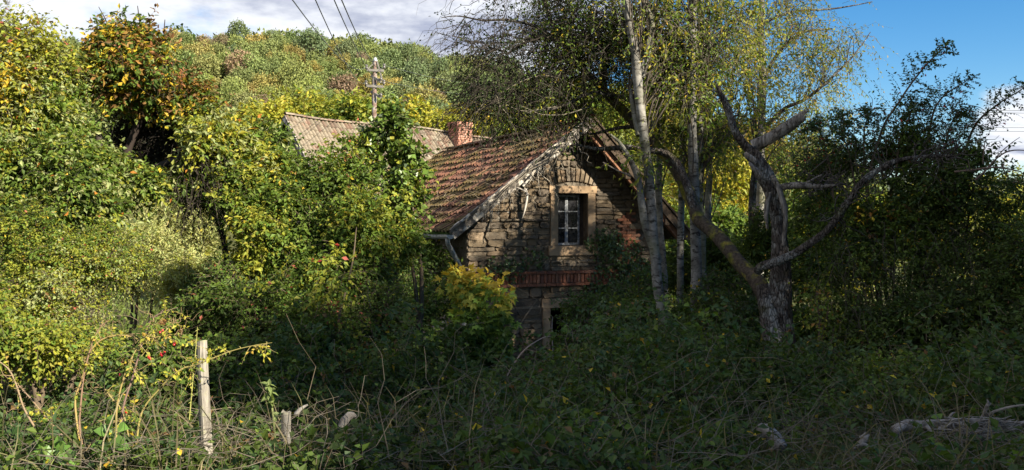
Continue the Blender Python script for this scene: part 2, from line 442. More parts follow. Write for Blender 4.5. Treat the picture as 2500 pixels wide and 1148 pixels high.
def board_fn(t):
    p = t.obj(); v = t.node('ShaderNodeMapping'); v.inputs['Scale'].default_value = (3, 16, 16); t.L.new(p, v.inputs[0])
    n = t.noise(1.6, 6, .6, v.outputs[0]); n2 = t.noise(5.5, 5, .6, p)
    c = t.ramp(n, [(.3, (.05, .042, .036)), (.6, (.17, .15, .13)), (.8, (.26, .235, .21))])
    c = t.mix(t.ramp(n2, [(.50, 0.0), (.56, .85)]), c, (.55, .50, .43))
    return t.princ(c, .9, .15, t.bump(n, .6, .01))
def palewood(t):
    p = t.obj(); n = t.noise(16, 6, .6, p); c = t.ramp(n, [(.3, (.09, .08, .07)), (.55, (.23, .21, .19)), (.75, (.36, .335, .305))])
    return t.princ(c, .9, .15, t.bump(n, .6, .015))
M_pale = mat('bleached_wood', palewood)
M_board = mat('flaking_verge_board', board_fn)
M_darkwood = mat('dark_timber', lambda t: t.princ(t.ramp(t.noise(9, 5, .6, t.obj()), [(.3, (.03, .022, .016)), (.7, (.09, .065, .045))]), .9, .15))
M_wood_red = mat('rusty_brown_timber', lambda t: t.princ(t.ramp(t.noise(9, 5, .6, t.obj()), [(.3, (.11, .05, .03)), (.7, (.28, .15, .09))]), .9, .15))
M_white = mat('peeling_white_paint', lambda t: t.princ(t.ramp(t.noise(18, 5, .65, t.pos()), [(.38, (.11, .11, .11)), (.6, (.34, .355, .38))]), .6, .3))
def zinc_fn(t):
    n = t.noise(7, 5, .65, t.pos())
    return t.princ(t.ramp(n, [(.35, (.16, .17, .17)), (.6, (.42, .43, .43)), (.75, (.6, .6, .58))]), .5, .4, Metallic=.3)
M_zinc = mat('weathered_zinc', zinc_fn)
def glass_fn(t):
    n = t.noise(3, 4, .6, t.pos()); n2 = t.noise(11, 5, .7, t.pos())
    return t.princ(t.ramp(n2, [(.4, (.008, .008, .010)), (.75, (.045, .045, .05))]), t.ramp(n, [(.3, .06), (.7, .25)]), .5, t.bump(n, .08, .02))
M_glass = mat('dusty_window_glass', glass_fn)
def ground_fn(t):
    p = t.pos(); n = t.noise(.35, 6, .6, p); n2 = t.noise(9, 6, .7, p)
    c = t.ramp(n2, [(.3, (.022, .018, .011)), (.55, (.06, .05, .028)), (.75, (.10, .085, .05))])
    g = t.ramp(n2, [(.3, (.045, .06, .018)), (.7, (.12, .14, .045))])
    c = t.mix(t.ramp(n, [(.42, 0.0), (.58, 1.0)]), c, g)
    return t.princ(c, .97, .1, t.bump(n2, .9, .08))
M_ground = mat('meadow_soil', ground_fn)
M_hill = mat('wooded_slope_floor', lambda t: t.princ(t.ramp(t.noise(.05, 6, .7, t.pos()), [(.3, (.04, .05, .015)), (.7, (.12, .11, .04))]), .97, .1))
M_farhill = mat('distant_forest', lambda t: t.princ(t.ramp(t.noise(.03, 6, .75, t.pos()), [(.3, (.03, .04, .035)), (.7, (.075, .085, .06))]), .97, .05))
def post_fn(t):
    p = t.obj(); v = t.node('ShaderNodeMapping'); v.inputs['Scale'].default_value = (26, 26, 3); t.L.new(p, v.inputs[0])
    n = t.noise(1.6, 7, .6, v.outputs[0]); n2 = t.noise(9, 5, .6, p)
    c = t.ramp(n, [(.28, (.05, .043, .035)), (.5, (.20, .18, .15)), (.75, (.33, .305, .265))])
    c = t.mix(t.ramp(n2, [(.54, 0.0), (.66, .6)]), c, (.30, .31, .14))
    return t.princ(c, .92, .12, t.bump(n, .8, .012))
M_post = mat('grey_weathered_post', post_fn)
M_rust = mat('rusty_pole_metal', lambda t: t.princ(t.ramp(t.noise(3.5, 5, .6, t.pos()), [(.35, (.12, .07, .05)), (.5, (.20, .145, .115)), (.62, (.33, .30, .275))]), .85, .2))
M_wire = mat('line_wire', lambda t: t.princ((.07, .08, .08), .6, .3))
M_ceram = mat('insulator_ceramic', lambda t: t.princ((.10, .09, .08), .3, .5))
M_paleconc = mat('pale_crossarm', lambda t: t.princ(t.ramp(t.noise(4, 4, .6, t.pos()), [(.3, (.14, .13, .115)), (.7, (.25, .23, .205))]), .85, .2))
M_hip = mat('rose_hip', lambda t: t.princ((.42, .015, .02), .3, .5))
M_gall = mat('moss_gall', lambda t: t.princ(t.attr(), .95, .1))

# ------------------------------------------------------------------ terrain
def sstep(x): x = np.clip(x, 0, 1); return x * x * (3 - 2 * x)
def ground_z(x, y):
    x = np.asarray(x, float); y = np.asarray(y, float)
    g = np.interp(y, [-200, 0, 4.5, 6.5, 10, 14, 18, 22, 60, 95], [-1.6, -1.6, -1.6, -1.85, -2.6, -3.4, -4.0, -4.2, -4.2, -4.0])
    a = x / np.maximum(y, 1)
    top_px = np.interp(a, [-.75, -.578, -.38, -.26, -.16, -.055, .07, .2, .3, .4, .6], [240, 215, 163, 163, 188, 217, 270, 350, 428, 500, 510])
    zr = (HOR - top_px) / F * 260
    g = g + (zr + 4.0) * sstep((y - 95) / 165.0) * (y > 95)
    p = np.stack([x * .35, y * .35, np.zeros_like(x)], -1)
    g = g + (vnoise(p, 2) - .5) * .35 * np.clip((y - 2) / 6, 0.1, 1)
    p2 = np.stack([x * .03, y * .03, np.zeros_like(x)], -1)
    g = g + (vnoise(p2, 4) - .5) * 5 * np.clip((y - 100) / 80, 0, 1)
    return g + EYE
def build_terrain():
    ys = np.concatenate([np.linspace(-120, -6, 12), np.linspace(-4, 30, 70), np.linspace(31, 100, 36), np.linspace(104, 330, 60), np.linspace(345, 2600, 30)])
    s = np.linspace(-1, 1, 161); xs = np.sign(s) * (np.abs(s) * 28 + np.abs(s) ** 3.5 * 2200)
    X, Y = np.meshgrid(xs, ys); Z = ground_z(X, Y)
    far = Y > 330; Z[far] -= (Y[far] - 330) * .025
    nx, ny = len(xs), len(ys); idx = np.arange(nx * ny).reshape(ny, nx)
    f = np.stack([idx[:-1, :-1], idx[:-1, 1:], idx[1:, 1:], idx[1:, :-1]], -1).reshape(-1, 4)
    cy = Y[:-1, :-1].ravel()
    b = Buf(); v = np.stack([X, Y, Z], -1).reshape(-1, 3)
    b.add(v, f); b.m = [np.where(cy > 95, 1, 0)]
    o = b.build('ground', [M_ground, M_hill], smooth=True); tag(o, kind='structure')
    # the far ridge seen at the right end of the valley
    n = 90; x = np.linspace(200, 1900, n)
    h = 1500 * (HOR - 430) / F + EYE + (vnoise(np.stack([x * .006, x * 0, x * 0], -1), 9) - .5) * 18
    h *= sstep((x - 250) / 450) * .85 + .15
    rows = [(1250, -40), (1350, .45), (1500, 1.0), (1700, .8), (2000, -40)]
    V = np.array([[(xx, y, (k if k == -40 else hh * k) + (0 if k == -40 else (vnoise(np.array([[xx * .05, y, 0]]), 3)[0] - .5) * 7)) for xx, hh in zip(x, h)] for y, k in rows])
    idx = np.arange(n * 5).reshape(5, n)
    b = Buf(); b.add(V.reshape(-1, 3), np.stack([idx[:-1, :-1], idx[:-1, 1:], idx[1:, 1:], idx[1:, :-1]], -1).reshape(-1, 4))
    tag(b.build('distant_ridge', M_farhill, smooth=True), kind='structure')
build_terrain()

# ------------------------------------------------------------------ stone house
YAW = math.radians(21.7)
HA = np.array([math.cos(YAW), math.sin(YAW), 0]); HR = np.array([-math.sin(YAW), math.cos(YAW), 0]); UZ = np.array([0, 0, 1.0])
HO = np.array([1.80, 20.0, EYE])
def H(a, r, z): return HO + HA * a + HR * r + UZ * z
RIDGE_Z = 2.17; LA, LZ = -3.29, -.347; RA, RZ = 2.65, -.53
WR = 0.65                                     # wall plane behind the verge
LLEN = 11.4
def roof_z(a): return RIDGE_Z + (a / LA * (LZ - RIDGE_Z) if a < 0 else a / RA * (RZ - RIDGE_Z))
def clip_half(poly, p0, n):
    out = []
    for i in range(len(poly)):
        A, B = poly[i], poly[(i + 1) % len(poly)]
        da = (A[0] - p0[0]) * n[0] + (A[1] - p0[1]) * n[1]; db = (B[0] - p0[0]) * n[0] + (B[1] - p0[1]) * n[1]
        if da <= 0: out.append(A)
        if da * db < 0:
            s = da / (da - db); out.append((A[0] + (B[0] - A[0]) * s, A[1] + (B[1] - A[1]) * s))
    return out
def clip_roof(poly, drop=.12):
    sl = (RIDGE_Z - LZ) / (0 - LA); sr = (RZ - RIDGE_Z) / RA
    poly = clip_half(poly, (0, RIDGE_Z - drop), (-sl, 1))
    if len(poly) > 2: poly = clip_half(poly, (0, RIDGE_Z - drop), (-sr, 1))
    return poly
def area(poly):
    return .5 * sum(poly[i][0] * poly[(i + 1) % len(poly)][1] - poly[(i + 1) % len(poly)][0] * poly[i][1] for i in range(len(poly)))
def prism(buf, poly, to3, d0, d1, inset=0.0, bev=0.0, c=None, m=0):
    """polygon (CCW in its plane) swept from depth d0 (front) to d1 (back); front face shrunk by inset over bev"""
    k = len(poly); cx = sum(p[0] for p in poly) / k; cy = sum(p[1] for p in poly) / k
    def ring(d, s): return [to3(cx + (p[0] - cx) * s, cy + (p[1] - cy) * s, d) for p in poly]
    ext = max(max(abs(p[0] - cx) for p in poly), max(abs(p[1] - cy) for p in poly), 1e-3)
    rings = [ring(d1, 1), ring(d0 + bev, 1)]
    if bev > 0: rings.append(ring(d0, max(.3, 1 - inset / ext)))
    v = np.array([p for r in rings for p in r]); f4 = []
    for j in range(len(rings) - 1):
        for i in range(k):
            f4.append((j * k + i, j * k + (i + 1) % k, (j + 1) * k + (i + 1) % k, (j + 1) * k + i))
    buf.add(v, f4, c, m)
    top = rings[-1]; vv = np.array(top + [to3(cx, cy, d0)])
    buf.add(vv, [(i, (i + 1) % k, k) for i in range(k)], c, m)
    vb = np.array(rings[0] + [to3(cx, cy, d1)])
    buf.add(vb, [((i + 1) % k, i, k) for i in range(k)], c, m)
def boxw(buf, org, ex, ey, ez, c=None, m=0):
    """box from a corner and three edge vectors"""
    o = np.array(org, float); ex, ey, ez = map(lambda q: np.array(q, float), (ex, ey, ez))
    v = [o, o + ex, o + ex + ey, o + ey, o + ez, o + ex + ez, o + ex + ey + ez, o + ey + ez]
    buf.add(v, [(0, 3, 2, 1), (4, 5, 6, 7), (0, 1, 5, 4), (1, 2, 6, 5), (2, 3, 7, 6), (3, 0, 4, 7)], c, m)
def beam(buf, p0, p1, w, h, up=(0, 0, 1), c=None, m=0):
    p0 = np.array(p0, float); p1 = np.array(p1, float); t = nrm(p1 - p0); s = nrm(np.cross(t, np.array(up, float))); u = np.cross(s, t)
    boxw(buf, p0 - s * w / 2 - u * h / 2, s * w, u * h, p1 - p0, c, m)

house = thing('stone_house', 'small derelict sandstone house with a mossy red tiled roof and a gable window', 'house', H(0, 0, -4.2))
def build_house():
    # backing walls
    b = Buf(); W = lambda a, z, d: H(a, d, z)
    def slab(poly):
        q = clip_roof(poly)
        if len(q) > 2: prism(b, q, W, WR, WR + .42)
    R4 = lambda a0, a1, z0, z1: [(a0, z0), (a1, z0), (a1, z1), (a0, z1)]
    for q in (R4(-2.75, -.75, -4.4, -2.13), R4(.15, 2.2, -4.4, -2.13), R4(-2.75, 2.2, -2.13, -.71), R4(-2.75, -.563, -.71, .5), R4(.207, 2.2, -.71, .5), R4(-2.75, 2.2, .5, 2.2)): slab(q)
    for a0 in (-2.75, 1.80):
        zt = roof_z(-2.75 if a0 < 0 else 2.2) - .14
        boxw(b, H(a0, WR + .42, -4.4), HA * .4, HR * (LLEN - 1.6), UZ * (zt + 4.4))
    prism(b, clip_roof(R4(-2.75, 2.2, -4.4, 2.2)), W, LLEN - .8, LLEN - .45)
    boxw(b, H(-2.4, 1.07, -1.75), HA * 4.2, HR * (LLEN - 2), UZ * .15)
    wall = b.build('wall', M_mortar, house)
    # rubble stones
    patch = [(.86, -1.2), (1.6, -1.2), (1.58, -.55), (1.38, .06), (1.1, -.1), (.9, -.6)]
    def inside(p, poly):
        r = False; j = len(poly) - 1
        for i in range(len(poly)):
            if (poly[i][1] > p[1]) != (poly[j][1] > p[1]) and p[0] < (poly[j][0] - poly[i][0]) * (p[1] - poly[i][1]) / (poly[j][1] - poly[i][1]) + poly[i][0]: r = not r
            j = i
        return r
    def stone(poly, pro=None):
        q = clip_roof(poly, .16)
        if len(q) < 3 or area(q) < .004: return
        c = (sum(p[0] for p in q) / len(q), sum(p[1] for p in q) / len(q))
        if inside(c, patch): return
        bb = Buf(); pro = pro if pro is not None else random.uniform(.015, .085)
        prism(bb, q, W, WR - pro, WR + .03, random.uniform(.006, .016), min(pro * .5, .016))
        bb.build('stone', M_stone, wall, origin=H(c[0], WR, c[1]))
    def rubble(a0, a1, z0, z1, big=1.0):
        z = z0
        while z < z1 - .05:
            h = random.choice((.06, .08, .10, .125, .15, .185)) * random.uniform(.9, 1.1) * big
            if z + h > z1 - .07: h = z1 - z
            a = a0; tilt = random.uniform(-.045, .045)
            while a < a1 - .04:
                w = random.uniform(.15, .55) * big * (1.3 if h < .13 else 1)
                if a + w > a1 - .14: w = a1 - a
                hh = [(a, z, a + w, z + h)]
                if h > .17 and random.random() < .5:
                    s = random.uniform(.4, .6); hh = [(a, z, a + w, z + h * s), (a, z + h * s, a + w, z + h)]
                for (p, q, r, s) in hh:
                    g = .008; J = lambda k=.016: random.uniform(-k * 1.7, k * 1.7); e = min(.07, (r - p) * .28, (s - q) * .4)
                    dz = lambda x: tilt * (x - a0) * .4
                    poly = [(p + g + e * random.random(), q + g + J(.008) + dz(p)), ((p + r) / 2 + J(.05), q + g + J(.012) + dz((p + r) / 2)), (r - g - e * random.random(), q + g + J(.008) + dz(r)),
                            (r - g + J(.008), q + e + dz(r)), (r - g + J(.008), s - g - e * .8 + dz(r)), (r - g - e * random.random(), s - g + J(.008) + dz(r)),
                            ((p + r) / 2 + J(.05), s - g + J(.012) + dz((p + r) / 2)), (p + g + e * random.random(), s - g + J(.008) + dz(p)), (p + g + J(.008), s - g - e * .8 + dz(p)), (p + g + J(.008), q + e + dz(p))]
                    stone(poly)
                a += w
            z += h
    rubble(-2.75, -.76, -1.28, 2.0)
    rubble(.41, 2.2, -1.28, 2.0)
    rubble(-.75, .39, 1.12, 2.2, .8)
    rubble(-.76, .41, -1.28, -.945)
    rubble(-2.75, -.98, -3.3, -1.645, 1.25); rubble(.38, 2.2, -3.0, -1.645, 1.35); rubble(-.96, .36, -1.9, -1.645)
    ac, zc = -.178, -.62
    for i in range(11):
        t0 = math.radians(-25 + i * 50 / 11 + .5); t1 = math.radians(-25 + (i + 1) * 50 / 11 - .5); r0 = 1.40; r1 = 1.69 + random.uniform(-.02, .03)
        pt = lambda t, r: (ac + math.sin(t) * r, zc + math.cos(t) * r)
        q = [pt(t0, r0), pt(t1, r0), pt(t1, r1), pt(t0, r1)][::-1]
        if area(q) < 0: q = q[::-1]
        stone(q, random.uniform(.035, .06))
    # brick repair
    bm = Buf(); boxw(bm, (-.115, -.04, -.031), (.23, 0, 0), (0, .08, 0), (0, 0, .062))
    brick_me = bm.mesh('brick', M_brick)
    def brick(par, pos, jit=.006, sc=(1, 1, 1), yaw=None):
        o = link_obj('brick', brick_me, par, pos); o.rotation_euler = (random.uniform(-.02, .02), random.uniform(-.03, .03), YAW if yaw is None else yaw); o.scale = sc
        return o
    z = -1.15; row = 0
    while z < .1:
        a = .86 + (row % 2) * .12
        while a < 1.62:
            if inside((a, z), patch): brick(wall, H(a, WR - .015 - random.uniform(0, .025), z))
            a += .245
        z += .074; row += 1
    # string course of bricks: a flat course, a course set on end, a flat course
    sc = Buf(); boxw(sc, H(-2.77, WR - .035, -1.62), HA * 4.99, HR * .05, UZ * .335)
    course = sc.build('string_course', M_mortar, house)
    for zz, pro in ((-1.315, .095), (-1.592, .095)):
        a = -2.70
        while a < 2.2: brick(course, H(a, WR - pro + .02, zz)); a += .243
    a = -2.74
    while a < 2.2:
        o = brick(course, H(a, WR - .05, -1.453), sc=(.30, 1, 3.05)); a += .093
    # window surround, sill, frame, panes
    sur = Buf(); boxw(sur, H(-.743 - .04, WR - .07, .505), HA * 1.21, HR * .34, UZ * .165)
    surround = sur.build('window_surround', M_dressed, house)
    for nm, a0, a1, z0, z1, pro in (('jamb', -.743, -.563, -.708, .502, .06), ('jamb', .207, .395, -.708, .502, .06), ('sill', -.80, .45, -.93, -.712, .085)):
        bb = Buf(); boxw(bb, H(a0, WR - pro, z0), HA * (a1 - a0), HR * (.30 + pro), UZ * (z1 - z0)); bb.build(nm, M_dressed, surround)
    fr = Buf(); r0 = WR + .19
    a0, a1, z0, z1 = -.555, .10, -.70, .47
    am = (a0 + a1) / 2 - .01
    for x, w in ((a0, .045), (a1 - .045, .045), (am - .035, .034), (am + .004, .034)): boxw(fr, H(x, r0, z0), HA * w, HR * .045, UZ * (z1 - z0))
    for z, h in ((z0, .05), (z1 - .05, .05)): 
        for xa, xb in ((a0 + .046, am - .036), (am + .039, a1 - .046)): boxw(fr, H(xa, r0 + .004, z), HA * (xb - xa), HR * .037, UZ * h)
    for k in (1, 2):
        z = z0 + (z1 - z0) * k / 3 - .012
        for xa, xb in ((a0 + .046, am - .036), (am + .039, a1 - .046)): boxw(fr, H(xa, r0 + .004, z), HA * (xb - xa), HR * .034, UZ * .026)
    win = fr.build('window', M_white, house)
    for k in range(3):
        for xa, xb in ((a0 + .046, am - .036), (am + .039, a1 - .046)):
            g = Buf(); za = z0 + (z1 - z0) * k / 3 + .016; boxw(g, H(xa, r0 + .02, za), HA * (xb - xa) + HR * random.uniform(-.006, .006), HR * .005, UZ * ((z1 - z0) / 3 - .03))
            g.build('pane', M_glass, win)
    side = Buf(); boxw(side, H(.105, r0 + .02, -.70), HA * .1, HR * .03, UZ * 1.19); side.build('window_lining', M_darkwood, house)
    # door: lintel, jambs, a dark half-open leaf
    dl = Buf(); boxw(dl, H(-.96, WR - .06, -2.128), HA * 1.32, HR * .35, UZ * .215); door = dl.build('door_surround', M_dressed, house)
    for a0_, a1_ in ((-.93, -.752), (.152, .34)):
        bb = Buf(); boxw(bb, H(a0_, WR - .05, -4.4), HA * (a1_ - a0_), HR * .32, UZ * 2.268); bb.build('jamb', M_dressed, door)
    dd = Buf(); boxw(dd, H(-.05, WR + .24, -4.3), HA * .18 + HR * .5, HR * .04, UZ * 2.1); dd.build('door', M_darkwood, house)
    # roof: boarding, tiles, verge, rafters
    rb = Buf()
    nL = nrm(HA * (LZ - RIDGE_Z) * -1 / abs(LA) * -1 + UZ)  # only used for offsets
    def sag(a, r): 
        return -.05 * math.sin(math.pi * min(1, max(0, r / LLEN))) - .03 * math.sin(r * 2.1 + a) * .4
    sl = math.atan2(RIDGE_Z - LZ, -LA); sr = math.atan2(RIDGE_Z - RZ, RA)
    offL = UZ * math.cos(sl) - HA * math.sin(sl); offR = UZ * math.cos(sr) + HA * math.sin(sr)
    dL = -HA * math.cos(sl) - UZ * math.sin(sl); dR = HA * math.cos(sr) - UZ * math.sin(sr)
    lenL = math.hypot(LA, RIDGE_Z - LZ); lenR = math.hypot(RA, RIDGE_Z - RZ)
    boxw(rb, H(0, .06, RIDGE_Z) - offL * .12, dL * (lenL - .05), HR * (LLEN - .1), offL * -.03)
    boxw(rb, H(0, .06, RIDGE_Z) - offR * .12, dR * (lenR - .05), HR * (LLEN - .1), offR * -.03)
    roof = rb.build('roof', M_darkwood, house)
    # one pantile
    tb = Buf(); tw, tl = .245, .40; k = 7
    prof = []
    for i in range(k):
        x = i / (k - 1); prof.append((x * tw, .028 * math.sin(x * 2 * math.pi * .95 + .5) + .012))
    top = [(x, 0, z) for x, z in prof] + [(x, tl, z) for x, z in prof]
    bot = [(x, y, z - .026) for x, y, z in top]
    tb.add(top, [(i, i + 1, k + i + 1, k + i) for i in range(k - 1)])
    n = len(top); tb.add(top + bot, [(n + i, i, i + k, n + i + k) for i in (0,)] + [(k + i, k + i + 1, n + k + i + 1, n + k + i) for i in range(k - 1)] + [(n + i, n + i + 1, i + 1, i) for i in range(k - 1)] + [(k - 1, n + k - 1, n + 2 * k - 1, 2 * k - 1)])
    tile_me = tb.mesh('tile', M_tile, smooth=False)
    rows = 13; pitch = lenL / rows; cols = int((LLEN + .05) / .232)
    spots = []
    for i in range(rows):
        for j in range(cols): spots.append((i, j))
    spots.sort(key=lambda s: s[1])
    stuff = Buf(); tv = np.concatenate(tb.v); tf = [f for f in tb.f]
    for q, (i, j) in enumerate(spots):
        r = j * .232 + (LLEN - cols * .232) / 2 + random.uniform(-.008, .008)
        if random.random() < .022 and j > 2: continue
        s = i * pitch
        a = -s * math.cos(sl)
        pos = H(0, r, RIDGE_Z) + dL * (s + random.uniform(-.02, .02) + (random.uniform(.03, .1) if random.random() < .06 else 0)) + offL * (.0 + sag(a, r) + random.uniform(-.006, .006)) 
        tilt = .17 + random.uniform(-.03, .03)
        yd = nrm(dL * math.cos(tilt) + offL * math.sin(tilt)); xd = nrm(HR * 1.0 + dL * random.uniform(-.04, .04)); xd = nrm(xd - yd * xd.dot(yd)); zd = np.cross(xd, yd)
        if zd.dot(offL) < 0: zd = -zd
        mtx = np.stack([xd, yd, zd], 1)
        if q < 300:
            o = link_obj('tile', tile_me, roof, pos); o.rotation_mode = 'QUATERNION'
            o.rotation_quaternion = Matrix(mtx.tolist()).to_quaternion() if np.linalg.det(mtx) > 0 else Matrix(np.stack([xd, yd, np.cross(xd, yd)], 1).tolist()).to_quaternion()
        else:
            v = tv @ mtx.T + pos; base = 0
            st = stuff.n
            stuff.v.append(v); stuff.n += len(v)
            for f in tf:
                stuff.f.append(f + st); stuff.c.append(np.full((len(f), 3), .5)); stuff.m.append(np.zeros(len(f)))
    rowsR = 11; pr = lenR / rowsR
    for i in range(rowsR):
        for j in range(cols):
            pos = H(0, j * .232 + .06, RIDGE_Z) + dR * (i * pr) + offR * .005
            yd = nrm(dR * math.cos(.085) + offR * math.sin(.085)); xd = HR; zd = np.cross(xd, yd); zd = zd if zd.dot(offR) > 0 else -zd
            v = tv @ np.stack([xd, yd, zd], 1).T + pos; st = stuff.n; stuff.v.append(v); stuff.n += len(v)
            for f in tf: stuff.f.append(f + st); stuff.c.append(np.full((len(f), 3), .5)); stuff.m.append(np.zeros(len(f)))
    tag(stuff.build('tile_field', M_tile, roof), kind='stuff')
    # ridge caps
    rc = Buf(); ks = 7
    for i in range(ks):
        t0 = math.pi * i / (ks - 1) - math.pi / 2
    ang = np.linspace(-1.25, 1.25, 7); pts = [(math.sin(t) * .13, 0, math.cos(t) * .11 - .05) for t in ang] + [(math.sin(t) * .115, .42, math.cos(t) * .1 - .055) for t in ang]
    rc.add(pts, [(i, i + 1, 7 + i + 1, 7 + i) for i in range(6)]); rcm = rc.mesh('ridge_tile', M_tile)
    r = .02
    while r < LLEN - .3:
        o = link_obj('ridge_tile', rcm, roof, H(0, r, RIDGE_Z + .075 + sag(0, r))); o.rotation_euler = (random.uniform(-.03, .03), random.uniform(-.06, .06), YAW); r += .37
    # verge boards with a batten over, purlin ends
    for nm, d, off, ln in (('verge_board', dL, offL, lenL), ('verge_board', dR, offR, lenR)):
        bb = Buf(); boxw(bb, H(0, -.012, RIDGE_Z) + off * .03 + d * .01, d * (ln + .06), HR * .03, off * -.19)
        bb.build(nm, M_board if d is dL else M_darkwood, house)
        bb = Buf(); boxw(bb, H(0, -.05, RIDGE_Z) + off * .075 + d * .02, d * (ln + .02), HR * .13, off * -.04)
        bb.build('verge_batten', M_board if d is dL else M_darkwood, house)
    for a, s in ((-1.2, 1), (-2.55, 1), (.95, -1), (2.0, -1)):
        off, d, ang_ = (offL, dL, sl) if s > 0 else (offR, dR, sr)
        bb = Buf(); beam(bb, H(a, .03, roof_z(a) - .29), H(a, WR + .3, roof_z(a) - .29), .13, .16); bb.build('purlin', M_darkwood, house)
    bb = Buf(); beam(bb, H(0, .03, RIDGE_Z - .3), H(0, WR + .3, RIDGE_Z - .3), .13, .18); bb.build('purlin', M_darkwood, house)
    bb = Buf(); beam(bb, H(0, .12, RIDGE_Z) + dR * .25 - offR * .2, H(0, .12, RIDGE_Z) + dR * (lenR - .1) - offR * .2, .1, .14, up=offR); bb.build('rafter', M_wood_red, house)
    # gutter and downpipe
    g = Buf(); th = np.linspace(math.pi * .98, math.pi * 2.02, 8); g0 = H(LA - .07, -.06, LZ - .08)
    ring = [HA * math.cos(t) * .085 + UZ * math.sin(t) * .085 for t in th]
    n_ = 14; V = []
    for i in range(n_):
        r = (LLEN + .1) * i / (n_ - 1); V += [g0 + HR * r + q + UZ * (-.03 * math.sin(r)) for q in ring]
    V2 = [v + UZ * .008 for v in V]
    fq = [(i * 8 + j, i * 8 + j + 1, (i + 1) * 8 + j + 1, (i + 1) * 8 + j) for i in range(n_ - 1) for j in range(7)]
    g.add(V, fq); g.add(V2, fq)
    ends = V[:8]; g.add(ends + [g0 + UZ * .0], [(i, i + 1, 8) for i in range(7)])
    gut = g.build('gutter', M_zinc, house, smooth=False)
    lb_ = Buf()
    n = 900; rr = rng.random(n) * (LLEN * .8) ; base = np.array([g0 + HR * x + HA * rng.uniform(-.07, .06) for x in rr])
    add_leaves(lb_, base, np.array([0, 0, .8]) + rng.normal(0, .6, (n, 3)), rng.normal(0, 1, (n, 3)), .05 + .07 * rng.random(n), .02, np.array([(.06, .10, .03)]) * (0.6 + .9 * rng.random((n, 1))))
    tag(lb_.build('gutter_moss', M_leaf, house), kind='stuff')
    dp = Buf(); add_tube(dp, [H(LA - .07, .12, LZ - .13), H(LA - .06, .14, LZ - .26), H(LA + .05, .25, LZ - .40), H(-2.95, .5, LZ - .80), H(-2.83, .60, LZ - .98), H(-2.82, .62, LZ - 1.3), H(-2.82, .62, -3.9)], [.052] * 7, 10, 40)
    dp.build('downpipe', M_zinc, house, smooth=True)
    # chimney on the far slope
    c0 = H(1.3, 2.6, 0); ch = Buf(); zt = 1.95
    boxw(ch, H(1.02, 2.32, .6), HA * .56, HR * .56, UZ * (zt - .62)); chim = ch.build('chimney', M_mortar, house)
    z = .68; row = 0
    while z < zt - .03:
        for a_ in ((1.15, 1.45) if row % 2 else (1.06, 1.30, 1.54)):
            brick(chim, H(a_, 2.33, z), sc=(1 if row % 2 else .9, 1, 1))
        for r_ in ((2.45, 2.72) if row % 2 else (2.36, 2.6, 2.84)):
            brick(chim, H(1.03, r_, z), yaw=YAW + math.pi / 2)
        z += .074; row += 1
build_house()

